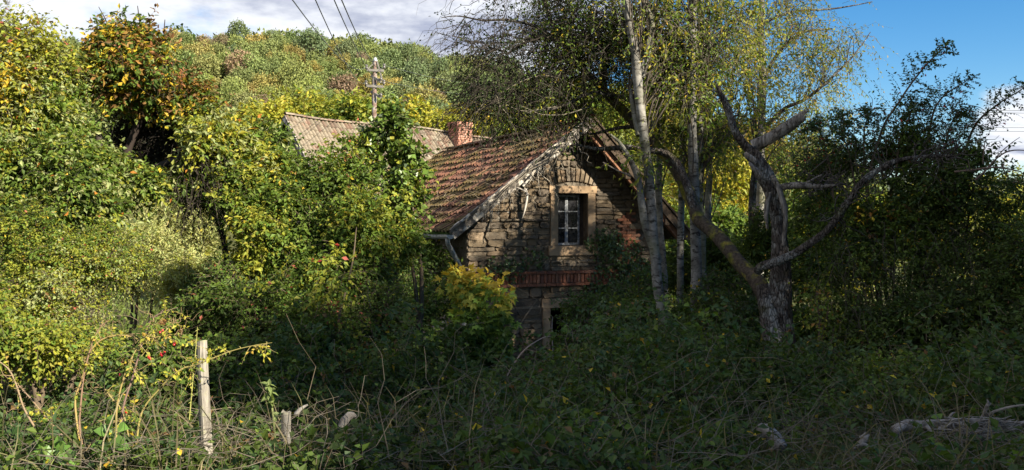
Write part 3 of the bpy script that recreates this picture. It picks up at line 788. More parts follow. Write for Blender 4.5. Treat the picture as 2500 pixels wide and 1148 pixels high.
# ------------------------------------------------------------------ long barn behind
BR = np.array([math.sin(math.radians(50)), math.cos(math.radians(50)), 0]); BD = np.array([BR[1], -BR[0], 0])
B0 = P(695, 283, 36.0)
def BP(s, t, z=0): return B0 + BR * s + BD * t + UZ * (z - s * .0326 * (1 if s < 10.75 else 10.75 / s))
barn = thing('long_barn', 'long low barn roofed with pale lichen-covered tiles behind the stone house', 'barn', BP(6, 0) - UZ * 8)
def build_barn():
    BL, run = 17.0, 4.6; pit = math.radians(45)
    dn = BD * math.cos(pit) - UZ * math.sin(pit); off = BD * math.sin(pit) + UZ * math.cos(pit)
    dn2 = -BD * math.cos(pit) - UZ * math.sin(pit)
    def bp(s): return BP(s, 0) - UZ * .07 * math.sin(s * .8)
    ln = run / math.cos(pit)
    b = Buf()
    Sx = np.linspace(0, BL, 18)
    for dirn in (dn, dn2):
        V = []; 
        for s in Sx: V += [bp(s) - UZ * .12, bp(s) - UZ * .12 + dirn * ln]
        b.add(V, [(2 * i, 2 * i + 1, 2 * i + 3, 2 * i + 2) for i in range(17)])
    roof = b.build('roof', M_darkwood, barn)
    w = Buf(); e = run - .35
    for s0 in (.25, BL - .6):
        p = bp(s0); q = [p - UZ * .35, p - UZ * (.35 + e) - BD * e, p - UZ * 8.2 - BD * e, p - UZ * 8.2 + BD * e, p - UZ * (.35 + e) + BD * e]
        q2 = [x + BR * .35 for x in q]; w.add(q + q2, [(0, 1, 4, 4), (5, 9, 6, 6)][0:0] or [(1, 2, 3, 4), (6, 9, 8, 7), (1, 6, 7, 2), (4, 3, 8, 9), (0, 5, 6, 1), (0, 4, 9, 5)])
        w.add(q + q2, [(0, 1, 4), (5, 9, 6)])
    for t in (-e, e - .35): boxw(w, bp(0) + BR * .3 + BD * t - UZ * 8.2, BR * (BL - .6), BD * .35, UZ * (8.2 - .5 - e - .55))
    w.build('wall', M_mortar, barn)
    tb = Buf(); tw, tl, k = .165, .40, 5
    prof = [(i / (k - 1) * tw, .065 * math.sin(i / (k - 1) * math.pi)) for i in range(k)]
    top = [(x, 0, z) for x, z in prof] + [(x, tl, z) for x, z in prof]; bot = [(x, tl, z - .03) for x, z in prof]
    tb.add(top + bot, [(i, i + 1, k + i + 1, k + i) for i in range(k - 1)] + [(k + i, k + i + 1, 2 * k + i + 1, 2 * k + i) for i in range(k - 1)])
    me = tb.mesh('tile', M_tile_pale); tv = np.concatenate(tb.v)
    pitch = .36; cols = int(BL / .178); rows = int(ln / pitch)
    near = [(i, j) for i in range(rows) for j in range(cols)]
    near.sort(key=lambda q: (q[0] * .9 + abs(q[1] * .178 - 6.5) * .9))
    stuff = Buf()
    for q, (i, j) in enumerate(near):
        s = j * .178 + random.uniform(-.008, .008)
        pos = bp(s) + dn * (i * pitch + random.uniform(-.015, .015)) + off * (.01 + random.uniform(0, .012))
        yd = nrm(dn * math.cos(.09) + off * math.sin(.09)); xd = nrm(BR - yd * BR.dot(yd)); zd = np.cross(xd, yd)
        if zd.dot(off) < 0: xd = -xd; zd = -zd; pos = pos + BR * .165
        R = np.stack([xd, yd, zd], 1)
        if q < 300:
            o = link_obj('tile', me, roof, pos); o.rotation_mode = 'QUATERNION'; o.rotation_quaternion = Matrix(R.tolist()).to_quaternion()
        else:
            st = stuff.n; stuff.v.append(tv @ R.T + pos); stuff.n += len(tv)
            for f in tb.f: stuff.f.append(f + st); stuff.c.append(np.full((len(f), 3), .5)); stuff.m.append(np.zeros(len(f)))
    tag(stuff.build('tile_field', M_tile_pale, roof), kind='stuff')
    ang = np.linspace(-1.3, 1.3, 6); rc = Buf()
    pts = [(0, math.sin(t) * .15, math.cos(t) * .13) for t in ang] + [(.42, math.sin(t) * .13, math.cos(t) * .115) for t in ang]
    rc.add(pts, [(i, 6 + i, 7 + i, i + 1) for i in range(5)]); rcm = rc.mesh('ridge_tile', M_tile_pale)
    s = 0
    while s < BL - .3:
        o = link_obj('ridge_tile', rcm, roof, bp(s) + UZ * .03); o.rotation_euler = (0, .0326 + random.uniform(-.02, .02), math.atan2(BR[1], BR[0])); s += .38
    vb = Buf(); boxw(vb, bp(0) - BR * .03 + off * .05, dn * ln, BR * .04, off * -.22); boxw(vb, bp(0) - BR * .03 + UZ * .02, dn2 * ln, BR * .04, UZ * -.26)
    vb.build('verge_board', M_board, barn)
    # chimney, just in front of the ridge
    sC = 8.45; c0 = bp(sC) + BD * .55; wd = .74; zt = B0[2] + .33 - EYE
    core = Buf(); zb = c0[2] - 1.1; top_z = EYE + (HOR - 301) / F * 41.2
    boxw(core, np.array([c0[0], c0[1], zb]) - BR * wd / 2 - BD * wd / 2, BR * wd, BD * wd, UZ * (top_z - zb - .01)); chim = core.build('chimney', M_mortar, barn)
    bm = Buf(); boxw(bm, (-.165, -.05, -.045), (.33, 0, 0), (0, .1, 0), (0, 0, .09)); bme = bm.mesh('brick', M_brick_pale)
    z = zb + .05; row = 0; yr = math.atan2(BR[1], BR[0])
    while z < top_z - .03:
        pr = .05 if top_z - z < .2 else .0
        for u in ((-.2, .2) if row % 2 else (-.33, 0, .33)):
            x = max(-wd / 2 + .1, min(wd / 2 - .1, u))
            o = link_obj('brick', bme, chim, np.array([c0[0], c0[1], z]) + BR * x + BD * (wd / 2 - .02 + pr)); o.rotation_euler = (0, random.uniform(-.02, .02), yr); o.scale = (1 if row % 2 else .8, 1, 1)
            for sg in (-1, 1):
                o = link_obj('brick', bme, chim, np.array([c0[0], c0[1], z]) + BD * x + BR * sg * (wd / 2 - .02 + pr)); o.rotation_euler = (0, random.uniform(-.02, .02), yr + math.pi / 2); o.scale = (1 if row % 2 else .8, 1, 1)
        z += .104; row += 1
build_barn()

# ------------------------------------------------------------------ utility pole and wires
def build_pole():
    d = 48.0; base = P(912, 320, d); base[2] = ground_z(np.array([base[0]]), np.array([d]))[0]
    t = thing('utility_pole', 'rusty utility pole with two pale crossarms standing behind the barn', 'utility pole', base)
    b = Buf(); add_tube(b, [base - UZ * .3, P(914, 250, d), P(916, 150, d)], [.17, .13, .11], 10, 12); b.build('pole', M_rust, t, smooth=True)
    b = Buf(); add_tube(b, [P(916, 150, d), P(916, 146, d), P(917, 140, d)], [.13, .13, .05], 10, 6); b.build('pole_cap', M_zinc, t, smooth=True)
    tips = []
    for y, l, r in ((171, 896, 937), (210, 895, 936)):
        b = Buf(); beam(b, P(l, y, d - .12), P(r, y + 2, d - .12), .1, .13); arm = b.build('crossarm', M_paleconc, t)
        for x, yy in ((l - 1, y - 4), (r + 1, y - 6)):
            b = Buf(); p = P(x, yy + 4, d - .12)
            add_tube(b, [p, p + UZ * .08, p + UZ * .16, p + UZ * .24, p + UZ * .3], [.03, .09, .06, .09, .03], 8, 12); b.build('insulator', M_ceram, arm, smooth=True); tips.append(p + UZ * .2)
        b = Buf(); beam(b, P(906, y + 14, d + .05), P(930, y + 28, d - .35), .09, .12); arm = b.build('crossarm', M_paleconc, t)
        p = P(930, y + 27, d - .35); b = Buf(); add_tube(b, [p, p + UZ * .1, p + UZ * .22], [.03, .09, .03], 8, 6); b.build('insulator', M_ceram, arm, smooth=True)
    b = Buf(); beam(b, P(897, 170, d - .1), P(912, 155, d - .1), .05, .05); beam(b, P(921, 150, d - .1), P(937, 208, d - .1), .06, .06); b.build('brace', M_paleconc, t)
    ends = [P(790, -40, 17), P(815, -40, 17), P(860, -40, 17), P(878, -40, 17)]
    labs = ['leftmost of the four power wires falling to the utility pole', 'second from left of the four wires falling to the utility pole',
            'third from left of the four wires falling to the utility pole', 'rightmost of the four power wires falling to the utility pole']
    order = [tips[0], tips[2], tips[3], tips[1]]
    for e, tp, lb in zip(ends, order, labs):
        b = Buf(); dirn = e - tp
        far = e + dirn * .8
        q = [tp + (far - tp) * s - UZ * (1.1 * 4 * s * (1 - s)) for s in np.linspace(0, 1, 9)]
        b2 = np.array(q); add_tube(b, b2, [.009] * 9, 5, 30); tag(b.build('power_wire', M_wire), lb, 'wire', 'power wires on the utility pole')
    for i, (tp, ey) in enumerate(((tips[1], 185), (tips[3], 195))):
        b = Buf(); e = P(1420, ey, 75); q = [tp + (e - tp) * s - UZ * (1.0 * 4 * s * (1 - s)) for s in np.linspace(0, 1, 7)]
        add_tube(b, q, [.011] * 7, 5, 20); tag(b.build('power_wire', M_wire), ('upper' if i == 0 else 'lower') + ' thin wire running right from the utility pole across the wooded hill', 'wire', 'thin wires across the hill')
    for i, (y0, y1) in enumerate(((262, 272), (266, 279), (308, 312), (317, 321))):
        b = Buf(); q = [P(2000 + (2700 - 2000) * s, y0 + (y1 - y0) * s + 3 * 4 * s * (1 - s) * .5, 90) for s in np.linspace(0, 1, 6)]
        add_tube(b, q, [.024] * 6, 5, 14)
        tag(b.build('power_wire', M_wire), ('topmost', 'second from top', 'third from top', 'lowest')[i] + ' of the four wires crossing the blue sky above the bush', 'wire', 'wires crossing the right-hand sky')
build_pole()

# ------------------------------------------------------------------ wooded hill
GREENS = [(.060, .085, .018, 3), (.085, .105, .022, 3), (.115, .12, .025, 2), (.16, .125, .03, 1.2), (.05, .075, .022, 1.5)]
def crown_mesh(name, n, rx, rz, leaf, pal, lobes=9, trunk=True, mats=None, seed=0):
    lb = Buf()
    bl = [(np.array([0, 0, rz * 1.15]), np.array([rx * .8, rx * .8, rz * .85]))]
    for k in range(lobes):
        t = k / lobes * 6.28 + rng.random(); h = rng.uniform(.6, 1.75); q = rx * (.62 if h < 1.2 else .4)
        bl.append((np.array([math.cos(t) * q, math.sin(t) * q, rz * h]), np.array([rx * .42, rx * .42, rz * .36]) * rng.uniform(.8, 1.2)))
    p, o = blob_points(bl, n, .5, .3, 3.5 / rx, seed, .35, .5)
    col = np.array(pal)[:, :3][pal_pick(pal, p, 1.6 / rx, seed, .6)] * (.75 + .5 * rng.random((len(p), 1)))
    add_leaves(lb, p, o * .6 + rng.normal(0, .6, p.shape) + np.array([0, 0, .1]), o + np.array([0, 0, .6]) + rng.normal(0, .45, p.shape), leaf * (.6 + .8 * rng.random(len(p))), leaf * .7 * (.6 + .8 * rng.random(len(p))), col, .1)
    if trunk:
        add_tube(lb, [(0, 0, -1), (0.1, 0, rz * .6), (0, .1, rz * 1.3)], [rx * .07, rx * .05, rx * .02], 6, 6, c=(.10, .085, .07), m=1)
    return lb
def build_hill_trees():
    kinds = [([(.135, .155, .055, 3), (.155, .165, .06, 2), (.18, .18, .06, 1)], 'broad olive-green tree in the wood covering the hillside'),
             ([(.11, .145, .062, 3), (.13, .16, .066, 2), (.155, .18, .075, 1)], 'cool green tree in the wood covering the hillside'),
             ([(.20, .175, .055, 3), (.22, .18, .06, 2), (.16, .155, .055, 1)], 'yellowing autumn tree in the wood covering the hillside'),
             ([(.20, .15, .095, 3), (.17, .13, .085, 2), (.21, .165, .10, 1)], 'brownish half-bare tree in the wood covering the hillside'),
             ([(.15, .18, .06, 3), (.17, .195, .06, 2), (.12, .15, .055, 1)], 'light green tree in the wood covering the hillside')]
    meshes = []
    for k, (pal, lab) in enumerate(kinds):
        for v in range(2):
            meshes.append((k, crown_mesh('hillside_tree', 3000 if k != 3 else 1900, 3.3, 3.2 if k != 1 else 3.8, .36, pal, 8 + v * 3, seed=k * 5 + v).mesh('hillside_tree', [M_far, M_twig])))
    pts = []
    y = 92.0
    while y < 330:
        sp = 5.0 + (y - 90) * .006
        x = -.62 * y
        while x < .40 * y:
            pts.append((x + random.uniform(-1.8, 1.8), y + random.uniform(-1.8, 1.8))); x += sp
        y += sp * .86
    pts = np.array(pts)
    a = pts[:, 0] / pts[:, 1]
    vis = (a > -.42) & (a < .03) & (pts[:, 1] < 285)
    order = np.argsort(~vis * 1000 + pts[:, 1])
    zs = ground_z(pts[:, 0], pts[:, 1])
    # slopes hidden low behind the nearer trees need no tree of their own
    scr = HOR - (zs + 6.5 - EYE) / pts[:, 1] * F
    order = [i for i in order if not ((scr[i] > 330 and a[i] < 0.0) and True) and not (pts[i, 1] > 290)]
    rest = Buf(); templ = [crown_mesh('far_tree', 460, 3.4, 3.4, .85, kinds[k][0], 8, False, seed=40 + k) for k in range(5)]
    tv = [(np.concatenate(t.v), np.concatenate(t.f), np.concatenate(t.c)) for t in templ]
    n = 0
    for i in order:
        x, y = pts[i]; s = random.uniform(.75, 1.25)
        u = vnoise(np.array([[x * .03, y * .03, 0]]), 8)[0] * .6 + random.random() * .4
        k = 0 if u < .3 else 1 if u < .48 else 4 if u < .60 else 2 if u < .68 else 3 if u < .72 else 4 if u < .8 else 0
        if vis[i] and n < 298:
            m = random.choice([q for q in meshes if q[0] == k])[1]
            o = link_obj('hillside_tree', m, None, (x, y, zs[i] - .6)); o.rotation_euler = (0, 0, random.uniform(0, 6.28)); o.scale = (s * random.uniform(.9, 1.15), s * random.uniform(.9, 1.15), s * random.uniform(.85, 1.25))
            b = random.uniform(.95, 1.4); o.color = (b * random.uniform(.92, 1.1), b, b * random.uniform(.85, 1.15), 1)
            tag(o, kinds[k][1], 'tree', kinds[k][1].split(' in the')[0].replace(' tree', ' trees') + ' on the hillside'); n += 1
        else:
            v, f, c = tv[k]; t = random.uniform(0, 6.28); R = np.array([[math.cos(t), -math.sin(t), 0], [math.sin(t), math.cos(t), 0], [0, 0, 1]])
            rest.add(v @ R.T * s * 1.1 + np.array([x, y, zs[i] - .6]), f, c * random.uniform(.8, 1.2))
    tag(rest.build('hillside_wood', M_far), 'the rest of the autumn wood covering the hill', 'wood', kind='stuff')
build_hill_trees()

# ------------------------------------------------------------------ generic trees and shrubs
def plant(name, label, cat, blobs, n, K, L, W, pal, slen, leafmat=None, stems=(), stem_mat=None, base=None, group=None, droop=.3, hole=.36, inner=.45,
          seed=0, lump=.3, hole_s=1.1, front=.65, outw=.6, upw=.25, twig_r=.004, tcol=(.10, .075, .05), mixv=.5, patch=.9, swap=.06, twig_frac=.4, ldroop=.3, fold=.25, noise_dir=.55, sides=3, M=5, limb_c=None, lift=0, lumps=0):
    B = pxblobs(blobs) if len(blobs[0]) == 6 else blobs
    B0_ = B
    if lumps: B = cluster([(c_, r_ * .84) for c_, r_ in B], lumps)
    if base is None:
        c = np.mean([b[0] for b in B], 0); base = np.array([c[0], c[1], 0.])
    base = np.array(base, float); base[2] = ground_z(np.array([base[0]]), np.array([base[1]]))[0]
    t = thing(name, label, cat, base, group)
    if stems != ():
        sb = Buf()
        for s in stems:
            if len(s[0]) == 4: limb(sb, s, 7, .1, .03, c=tcol)
            else: add_tube(sb, [q[:3] for q in s], [q[3] for q in s], 7, None, .1, .03, c=tcol)
    else:
        sb = Buf(); top = max(B, key=lambda b: b[0][2] + b[1][2])
        order = sorted(B0_, key=lambda b: -b[1].prod())[:6]
        for i, (c, r) in enumerate(order):
            p0 = base + np.array([rng.normal(0, .12), rng.normal(0, .12), -.15]); mid = p0 * .45 + c * .55 + rng.normal(0, .12, 3); mid[2] = p0[2] + (c[2] - p0[2]) * .5
            add_tube(sb, [p0, mid, c + r * np.array([rng.uniform(-.2, .2), 0, .3])], [.05, .035, .012], 6, 14, .1, .06, c=tcol)
    sb.build('trunk' if cat == 'tree' else 'stems', stem_mat or M_twig, t, smooth=True)
    p, o = blob_points(B, n, inner, hole, hole_s, seed, lump, front)
    d = o * outw + np.array([0, 0, upw]) + rng.normal(0, noise_dir, p.shape)
    gz = ground_z(p[:, 0], p[:, 1]); k = p[:, 2] > gz + .05; p, d = p[k], d[k]
    lb, tb = Buf(), Buf()
    spray(lb, tb, p - nrm(d) * slen * .3, d, slen * (.6 + .7 * rng.random(len(p))), K, L, W, pal, droop, .14, twig_r, M, patch, seed, fold, tcol=tcol, swap=swap, mixv=mixv, twig_frac=twig_frac, ldroop=ldroop, sides=sides)
    tag(lb.build('foliage', leafmat or M_leaf, t), kind='stuff')
    if tb.n: tag(tb.build('twigs', M_twig, t), kind='stuff')
    return t, B

YEL = (.50, .36, .035); ORA = (.42, .16, .03); RED = (.34, .045, .03); PINK = (.42, .12, .08); BRN = (.16, .09, .035)
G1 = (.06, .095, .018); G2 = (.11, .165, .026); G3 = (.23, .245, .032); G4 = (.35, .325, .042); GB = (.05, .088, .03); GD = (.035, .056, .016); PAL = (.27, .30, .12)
def pl(*a): return [(c[0], c[1], c[2], w) for c, w in a]

# --- bright trees standing between the barn and the hill
def build_mid_trees():
    pal = pl((G2, 2), (G3, 4), (G4, 3), (YEL, .3))
    pal2 = pl((G1, 1), (G2, 3), (G3, 3), (G4, 1))
    for i, (x, y, rx, ry, d, lab, pp) in enumerate([
        (755, 262, 95, 82, 66, 'bright green tree left of the utility pole, behind the barn ridge', pal),
        (660, 285, 70, 70, 64, 'light green rounded tree above the left end of the barn roof', pal),
        (860, 275, 75, 80, 62, 'deeper green tree directly behind the utility pole', pal2),
        (960, 285, 80, 75, 68, 'yellow-green tree just right of the utility pole', pl((G3, 3), (G4, 4), (YEL, .8))),
        (1050, 290, 70, 55, 78, 'olive bush-like tree behind the brick chimney of the barn', pl((G3, 2), (G4, 2), (YEL, 1), (BRN, .5))),
        (1160, 285, 80, 60, 84, 'yellowish tree behind the barn, right of its chimney', pl((G3, 2), (G4, 2), (YEL, 1), (BRN, .5))),
        (1290, 290, 90, 70, 74, 'bright green tree rising behind the ridge of the stone house', pal),
        (1420, 270, 80, 90, 70, 'green tree hidden behind the leaning apple crown', pal2)]):
        c = P(x, y + 22, d); gz = ground_z(np.array([c[0]]), np.array([d]))[0]; r = np.array([rx * d / F, rx * d / F, ry * .74 * d / F])
        bl = [(c, r)] + [(c + r * np.array([math.cos(k * 1.05) * .6, math.sin(k * 1.05) * .5 - .15, rng.uniform(-.5, .45)]), r * rng.uniform(.38, .55)) for k in range(7)]
        low = c.copy(); low[2] = (gz + c[2]) / 2; bl.append((low, np.array([r[0] * .8, r[1] * .8, (c[2] - gz) * .5])))
        plant('broadleaf_tree', lab, 'tree', bl, 1500, 7, .34, .2, pp, 1.3, stems=[[(c[0], d, gz - .3, .2), (c[0] + .2, d, (gz + c[2]) / 2, .15), (c[0], d, c[2] + r[2] * .4, .05)]], base=(c[0], d, 0), inner=.5, lump=.4, hole=.42, hole_s=.5, seed=60 + i, twig_r=.02, twig_frac=.25, patch=.3, group='bright trees between barn and hill')
    for i, (x, y, rx, ry, d, lab, pp) in enumerate([
        (1745, 440, 95, 110, 44, 'sunlit lime-green tree seen between the birch and the broken trunk', pl((G3, 2), (G4, 5), (YEL, .6))),
        (1840, 340, 60, 55, 62, 'orange-yellow tree top behind the broken trunk', pl((YEL, 2), ((.30, .20, .04), 3), (G4, 2))),
        (1640, 330, 80, 110, 50, 'green tree behind the forked pale trunks', pal),
        (1560, 300, 70, 90, 56, 'yellow-green tree behind the house chimney', pl((G2, 2), (G3, 3), (G4, 2))),
        (1700, 600, 110, 110, 36, 'dull green bush behind the base of the pale trunks', pl((G1, 3), (G2, 3), (G3, 1))),
        (1960, 400, 90, 70, 50, 'green tree half hidden behind the broken stub', pl((G1, 2), (G2, 3), (G3, 2))),
        (2330, 520, 180, 90, 58, 'green tree standing behind the dark thorn bush', pl((G2, 2), (G3, 3), (G4, 1))),
        (2480, 505, 90, 55, 85, 'small yellow-green tree at the right edge below the far ridge', pl((G3, 2), (G4, 4), (YEL, .6))),
        (2060, 560, 120, 90, 48, 'green tree behind the drooping mossy limb', pl((G2, 2), (G3, 3), (G4, 1)))]):
        c = P(x, y, d); gz = ground_z(np.array([c[0]]), np.array([d]))[0]; r = np.array([rx * d / F, rx * d / F, ry * d / F])
        bl = [(c, r)] + [(c + r * np.array([math.cos(k * 1.05) * .6, math.sin(k * 1.05) * .5 - .15, rng.uniform(-.5, .6)]), r * rng.uniform(.38, .55)) for k in range(6)]
        low = c.copy(); low[2] = (gz + c[2]) / 2; bl.append((low, np.array([r[0] * .8, r[1] * .8, max(.3, (c[2] - gz) * .5)])))
        plant('broadleaf_tree', lab, 'tree', bl, 1300, 7, .22, .14, pp, .9, stems=[[(c[0], d, gz - .3, .16), (c[0] + .2, d, (gz + c[2]) / 2, .12), (c[0], d, c[2] + r[2] * .4, .04)]], base=(c[0], d, 0), inner=.5, lump=.4, hole=.42, hole_s=.6, seed=80 + i, twig_r=.014, twig_frac=.3, patch=.4, group='trees beyond the house on the right')
build_mid_trees()

# --- big sunlit trees and thickets on the left
def build_left():
    palA = pl((GD, .5), (G1, 1.3), (G2, 3), (PAL, 1.6), (G3, 3.2), (G4, 1.3), (YEL, 1.3), (ORA, .1))
    plant('fruit_tree', 'large unkempt fruit tree with yellowing leaves filling the left of the picture', 'tree',
          [(130, 290, 130, 120, 12.6, 1.0), (40, 400, 110, 130, 11.9, 1.0), (170, 420, 110, 100, 11.7, .9), (250, 400, 80, 80, 12.3, .8), (200, 260, 90, 80, 12.9, .8), (330, 440, 90, 50, 12.6, .6), (520, 300, 80, 60, 13.5, .6),
           (560, 350, 90, 70, 13.2, .7), (90, 500, 120, 70, 11.6, .8), (230, 490, 70, 60, 12.0, .6), (650, 330, 60, 50, 14.0, .6), (640, 420, 70, 60, 13.4, .6), (20, 240, 80, 90, 12.6, .7), (120, 175, 110, 60, 12.9, .6), (240, 160, 60, 50, 13.1, .4), (480, 440, 50, 50, 13.2, .4)],
          7600, 8, .082, .044, palA, .38, stems=[[(190, 1010, 12.9, 26), (200, 850, 13.0, 20), (215, 650, 13.1, 16), (240, 480, 13.0, 12), (240, 330, 12.9, 8)], [(215, 620, 13.0, 10), (300, 460, 13.1, 8), (400, 400, 13.2, 7), (500, 370, 13.4, 5), (600, 340, 13.6, 4)],
                 [(205, 650, 13.1, 12), (160, 520, 12.5, 9), (100, 430, 12.1, 5)]],
          base=P(190, 1000, 12.9), tcol=(.045, .037, .03), seed=1, lump=.34, hole=.40, hole_s=1.3, mixv=.5, patch=.9, lumps=4)
    palB = pl((GD, 2.5), (G1, 2.5), (BRN, 1.0), ((.27, .16, .04), .7), (YEL, 1.0), (G2, 2.5), (G3, 1))
    plant('fruit_tree', 'dark bronze tree top with orange leaves rising above the left thicket', 'tree',
          [(330, 170, 95, 75, 13.4, .7), (380, 200, 90, 50, 13.4, .6), (300, 110, 60, 60, 13.4, .5), (380, 110, 40, 60, 13.4, .4), (470, 250, 50, 50, 13.6, .5), (300, 200, 60, 60, 13.2, .5)],
          2300, 7, .085, .045, palB, .40, stems=[[(215, 980, 13.8, 16), (225, 600, 13.8, 12), (300, 400, 13.6, 10), (350, 250, 13.4, 9), (330, 120, 13.4, 4)]] + [[(350, 250, 13.4, 5), (300, 160, 13.4, 3.5), (262, 60, 13.4, 1.5), (240, 18, 13.4, .8)], [(345, 200, 13.4, 4), (345, 100, 13.4, 2.4), (335, 20, 13.4, 1)], [(355, 220, 13.4, 4), (395, 120, 13.4, 2.4), (404, 50, 13.4, 1)]],
          tcol=(.04, .03, .025), base=P(215, 1000, 13.8), seed=2, lump=.5, hole=.44, hole_s=1.8, upw=.5, inner=.2)
    plant('hollow_shade_thicket', 'dense dark-twigged thicket, leaves near black for the shade of the hollow below the bronze tree top', 'shrub', [(370, 280, 110, 80, 14.3, .5), (430, 350, 90, 70, 14.2, .5), (480, 440, 60, 70, 13.9, .4), (330, 330, 80, 60, 14.1, .4)], 1900, 6, .055, .026, [(.02, .022, .012, 3), (.035, .03, .018, 2), (.05, .045, .018, 1)], .5,  # dark twigs, with the hollow's shade put into the leaf colours too
          stems=[[(560, 1000, 14.3, 9), (550, 620, 14.2, 8), (500, 480, 14.1, 6), (440, 360, 14.2, 4), (390, 280, 14.3, 2)]], base=P(560, 1000, 14.3), seed=77, hole=.3, inner=.2, twig_frac=1, twig_r=.006, tcol=(.028, .022, .018), droop=.6)
    # its sprigs against the cloud
    palR = pl(((.30, .13, .05), 1.6), (PINK, .5), (YEL, 1.0), (PAL, 1.5), (G3, 3), (G4, 1.5))
    plant('dogwood', 'shrub with reddish and orange autumn leaves at the top left corner', 'shrub',
          [(20, 130, 80, 80, 12.2, .7), (90, 190, 70, 60, 12.2, .6), (60, 90, 50, 60, 12.2, .4), (0, 210, 80, 80, 12.0, .7), (110, 110, 40, 40, 12.2, .3)],
          900, 7, .085, .048, palR, .42, base=P(40, 900, 12.2), seed=3, lump=.4, hole=.38, upw=.5)
    tb, lb = Buf(), Buf(); t = thing('upright_sprigs', 'leafy shoots sticking up into the clouded sky above the left thicket', 'shoots', P(230, 300, 12.9))
    bs = np.array([P(x, 230 + rng.uniform(-40, 20), 12.9) for x in list(rng.uniform(40, 470, 46)) + [262, 300, 340, 390, 400, 60, 75, 150, 230]])
    ln = np.concatenate([.35 + .45 * rng.random(46), [1.1, .9, 1.05, .95, .8, .95, .8, .6, .6]])
    spray(lb, tb, bs, np.array([0, 0, 1.]) + rng.normal(0, .28, bs.shape), ln, 14, .085, .042, palA[2:] + palR[:3], .12, .16, .006, 7, leaf_from=.25, seed=9)
    tag(lb.build('foliage', M_leaf, t), kind='stuff'); tag(tb.build('shoots', M_twig, t), kind='stuff')
    # lower thicket
    palC = pl((G1, 1.5), (G2, 2.5), (G3, 3), (PAL, 3), (BRN, 1.2), (PINK, .35), (YEL, .4))
    plant('hawthorn_thicket', 'sunlit hawthorn thicket with small pinkish leaves below the fruit tree', 'shrub',
          [(90, 620, 150, 110, 10.8, 1.0), (220, 640, 120, 120, 11.0, .9), (30, 740, 120, 120, 10.2, .9), (170, 740, 140, 90, 10.4, .9), (270, 590, 50, 50, 11.4, .5)],
          5600, 9, .042, .026, palC, .30, base=P(130, 900, 10.6), seed=4, lump=.34, hole=.40, hole_s=1.8, twig_frac=.3, lumps=4, tcol=(.06, .045, .03))
    plant('nettle_bank', 'bright green leafy bank at the left edge above the rose canes', 'shrub',
          [(40, 830, 150, 70, 8.8, .7), (140, 840, 110, 70, 9.2, .7), (-60, 760, 90, 110, 9.0, .7), (215, 850, 60, 50, 9.6, .5)],
          2300, 8, .05, .03, pl((G2, 3), (G3, 4), (G4, 2), (PAL, 1), (BRN, .4)), .28, base=P(80, 900, 9), seed=5, hole=.40, hole_s=2.0, lumps=3)
    # pale willow shrub far back in the gap
    for i, (x, y, rx, ry, d, lab) in enumerate([(420, 585, 105, 105, 18.5, 'pale silvery willow shrub glowing in the gap of the left thicket'), (345, 630, 80, 70, 17.5, 'paler low willow bush in front of the silvery shrub'), (470, 675, 45, 45, 16.5, 'small pale bush at the foot of the gap in the thicket')]):
        c = P(x, y, d)
        plant('willow_shrub', lab, 'shrub', [(x, y, rx, ry, d, rx * d / F * .8), (x - rx * .4, y + ry * .4, rx * .6, ry * .6, d - .4, .7), (x + rx * .4, y - ry * .3, rx * .5, ry * .6, d, .7)],
              2400 if i < 2 else 800, 9, .085, .032, pl((PAL, 4), ((.38, .39, .15), 4), (G3, 2), (G4, 2)), .5, base=c, seed=20 + i, hole_s=1.0, upw=.7, twig_frac=.08, inner=.6)
    # bush with bare hanging twigs, dark, right of the gap
    tb = Buf(); t = thing('hanging_twigs', 'dark bare twigs hanging down at the right edge of the gap in the thicket', 'twigs', P(470, 420, 12.9))
    n = 220; bs = np.array([P(rng.uniform(430, 560), rng.uniform(330, 500), 12.9 + rng.uniform(-.3, .3)) for _ in range(n)])
    spray(Buf(), tb, bs, np.array([.15, 0, -.6]) + rng.normal(0, .3, (n, 3)), .3 + .6 * rng.random(n), 0, 0, 0, None, .5, .2, .0045, 7, tcol=(.035, .028, .022)); tag(tb.build('twigs', M_twig, t), kind='stuff')
build_left()

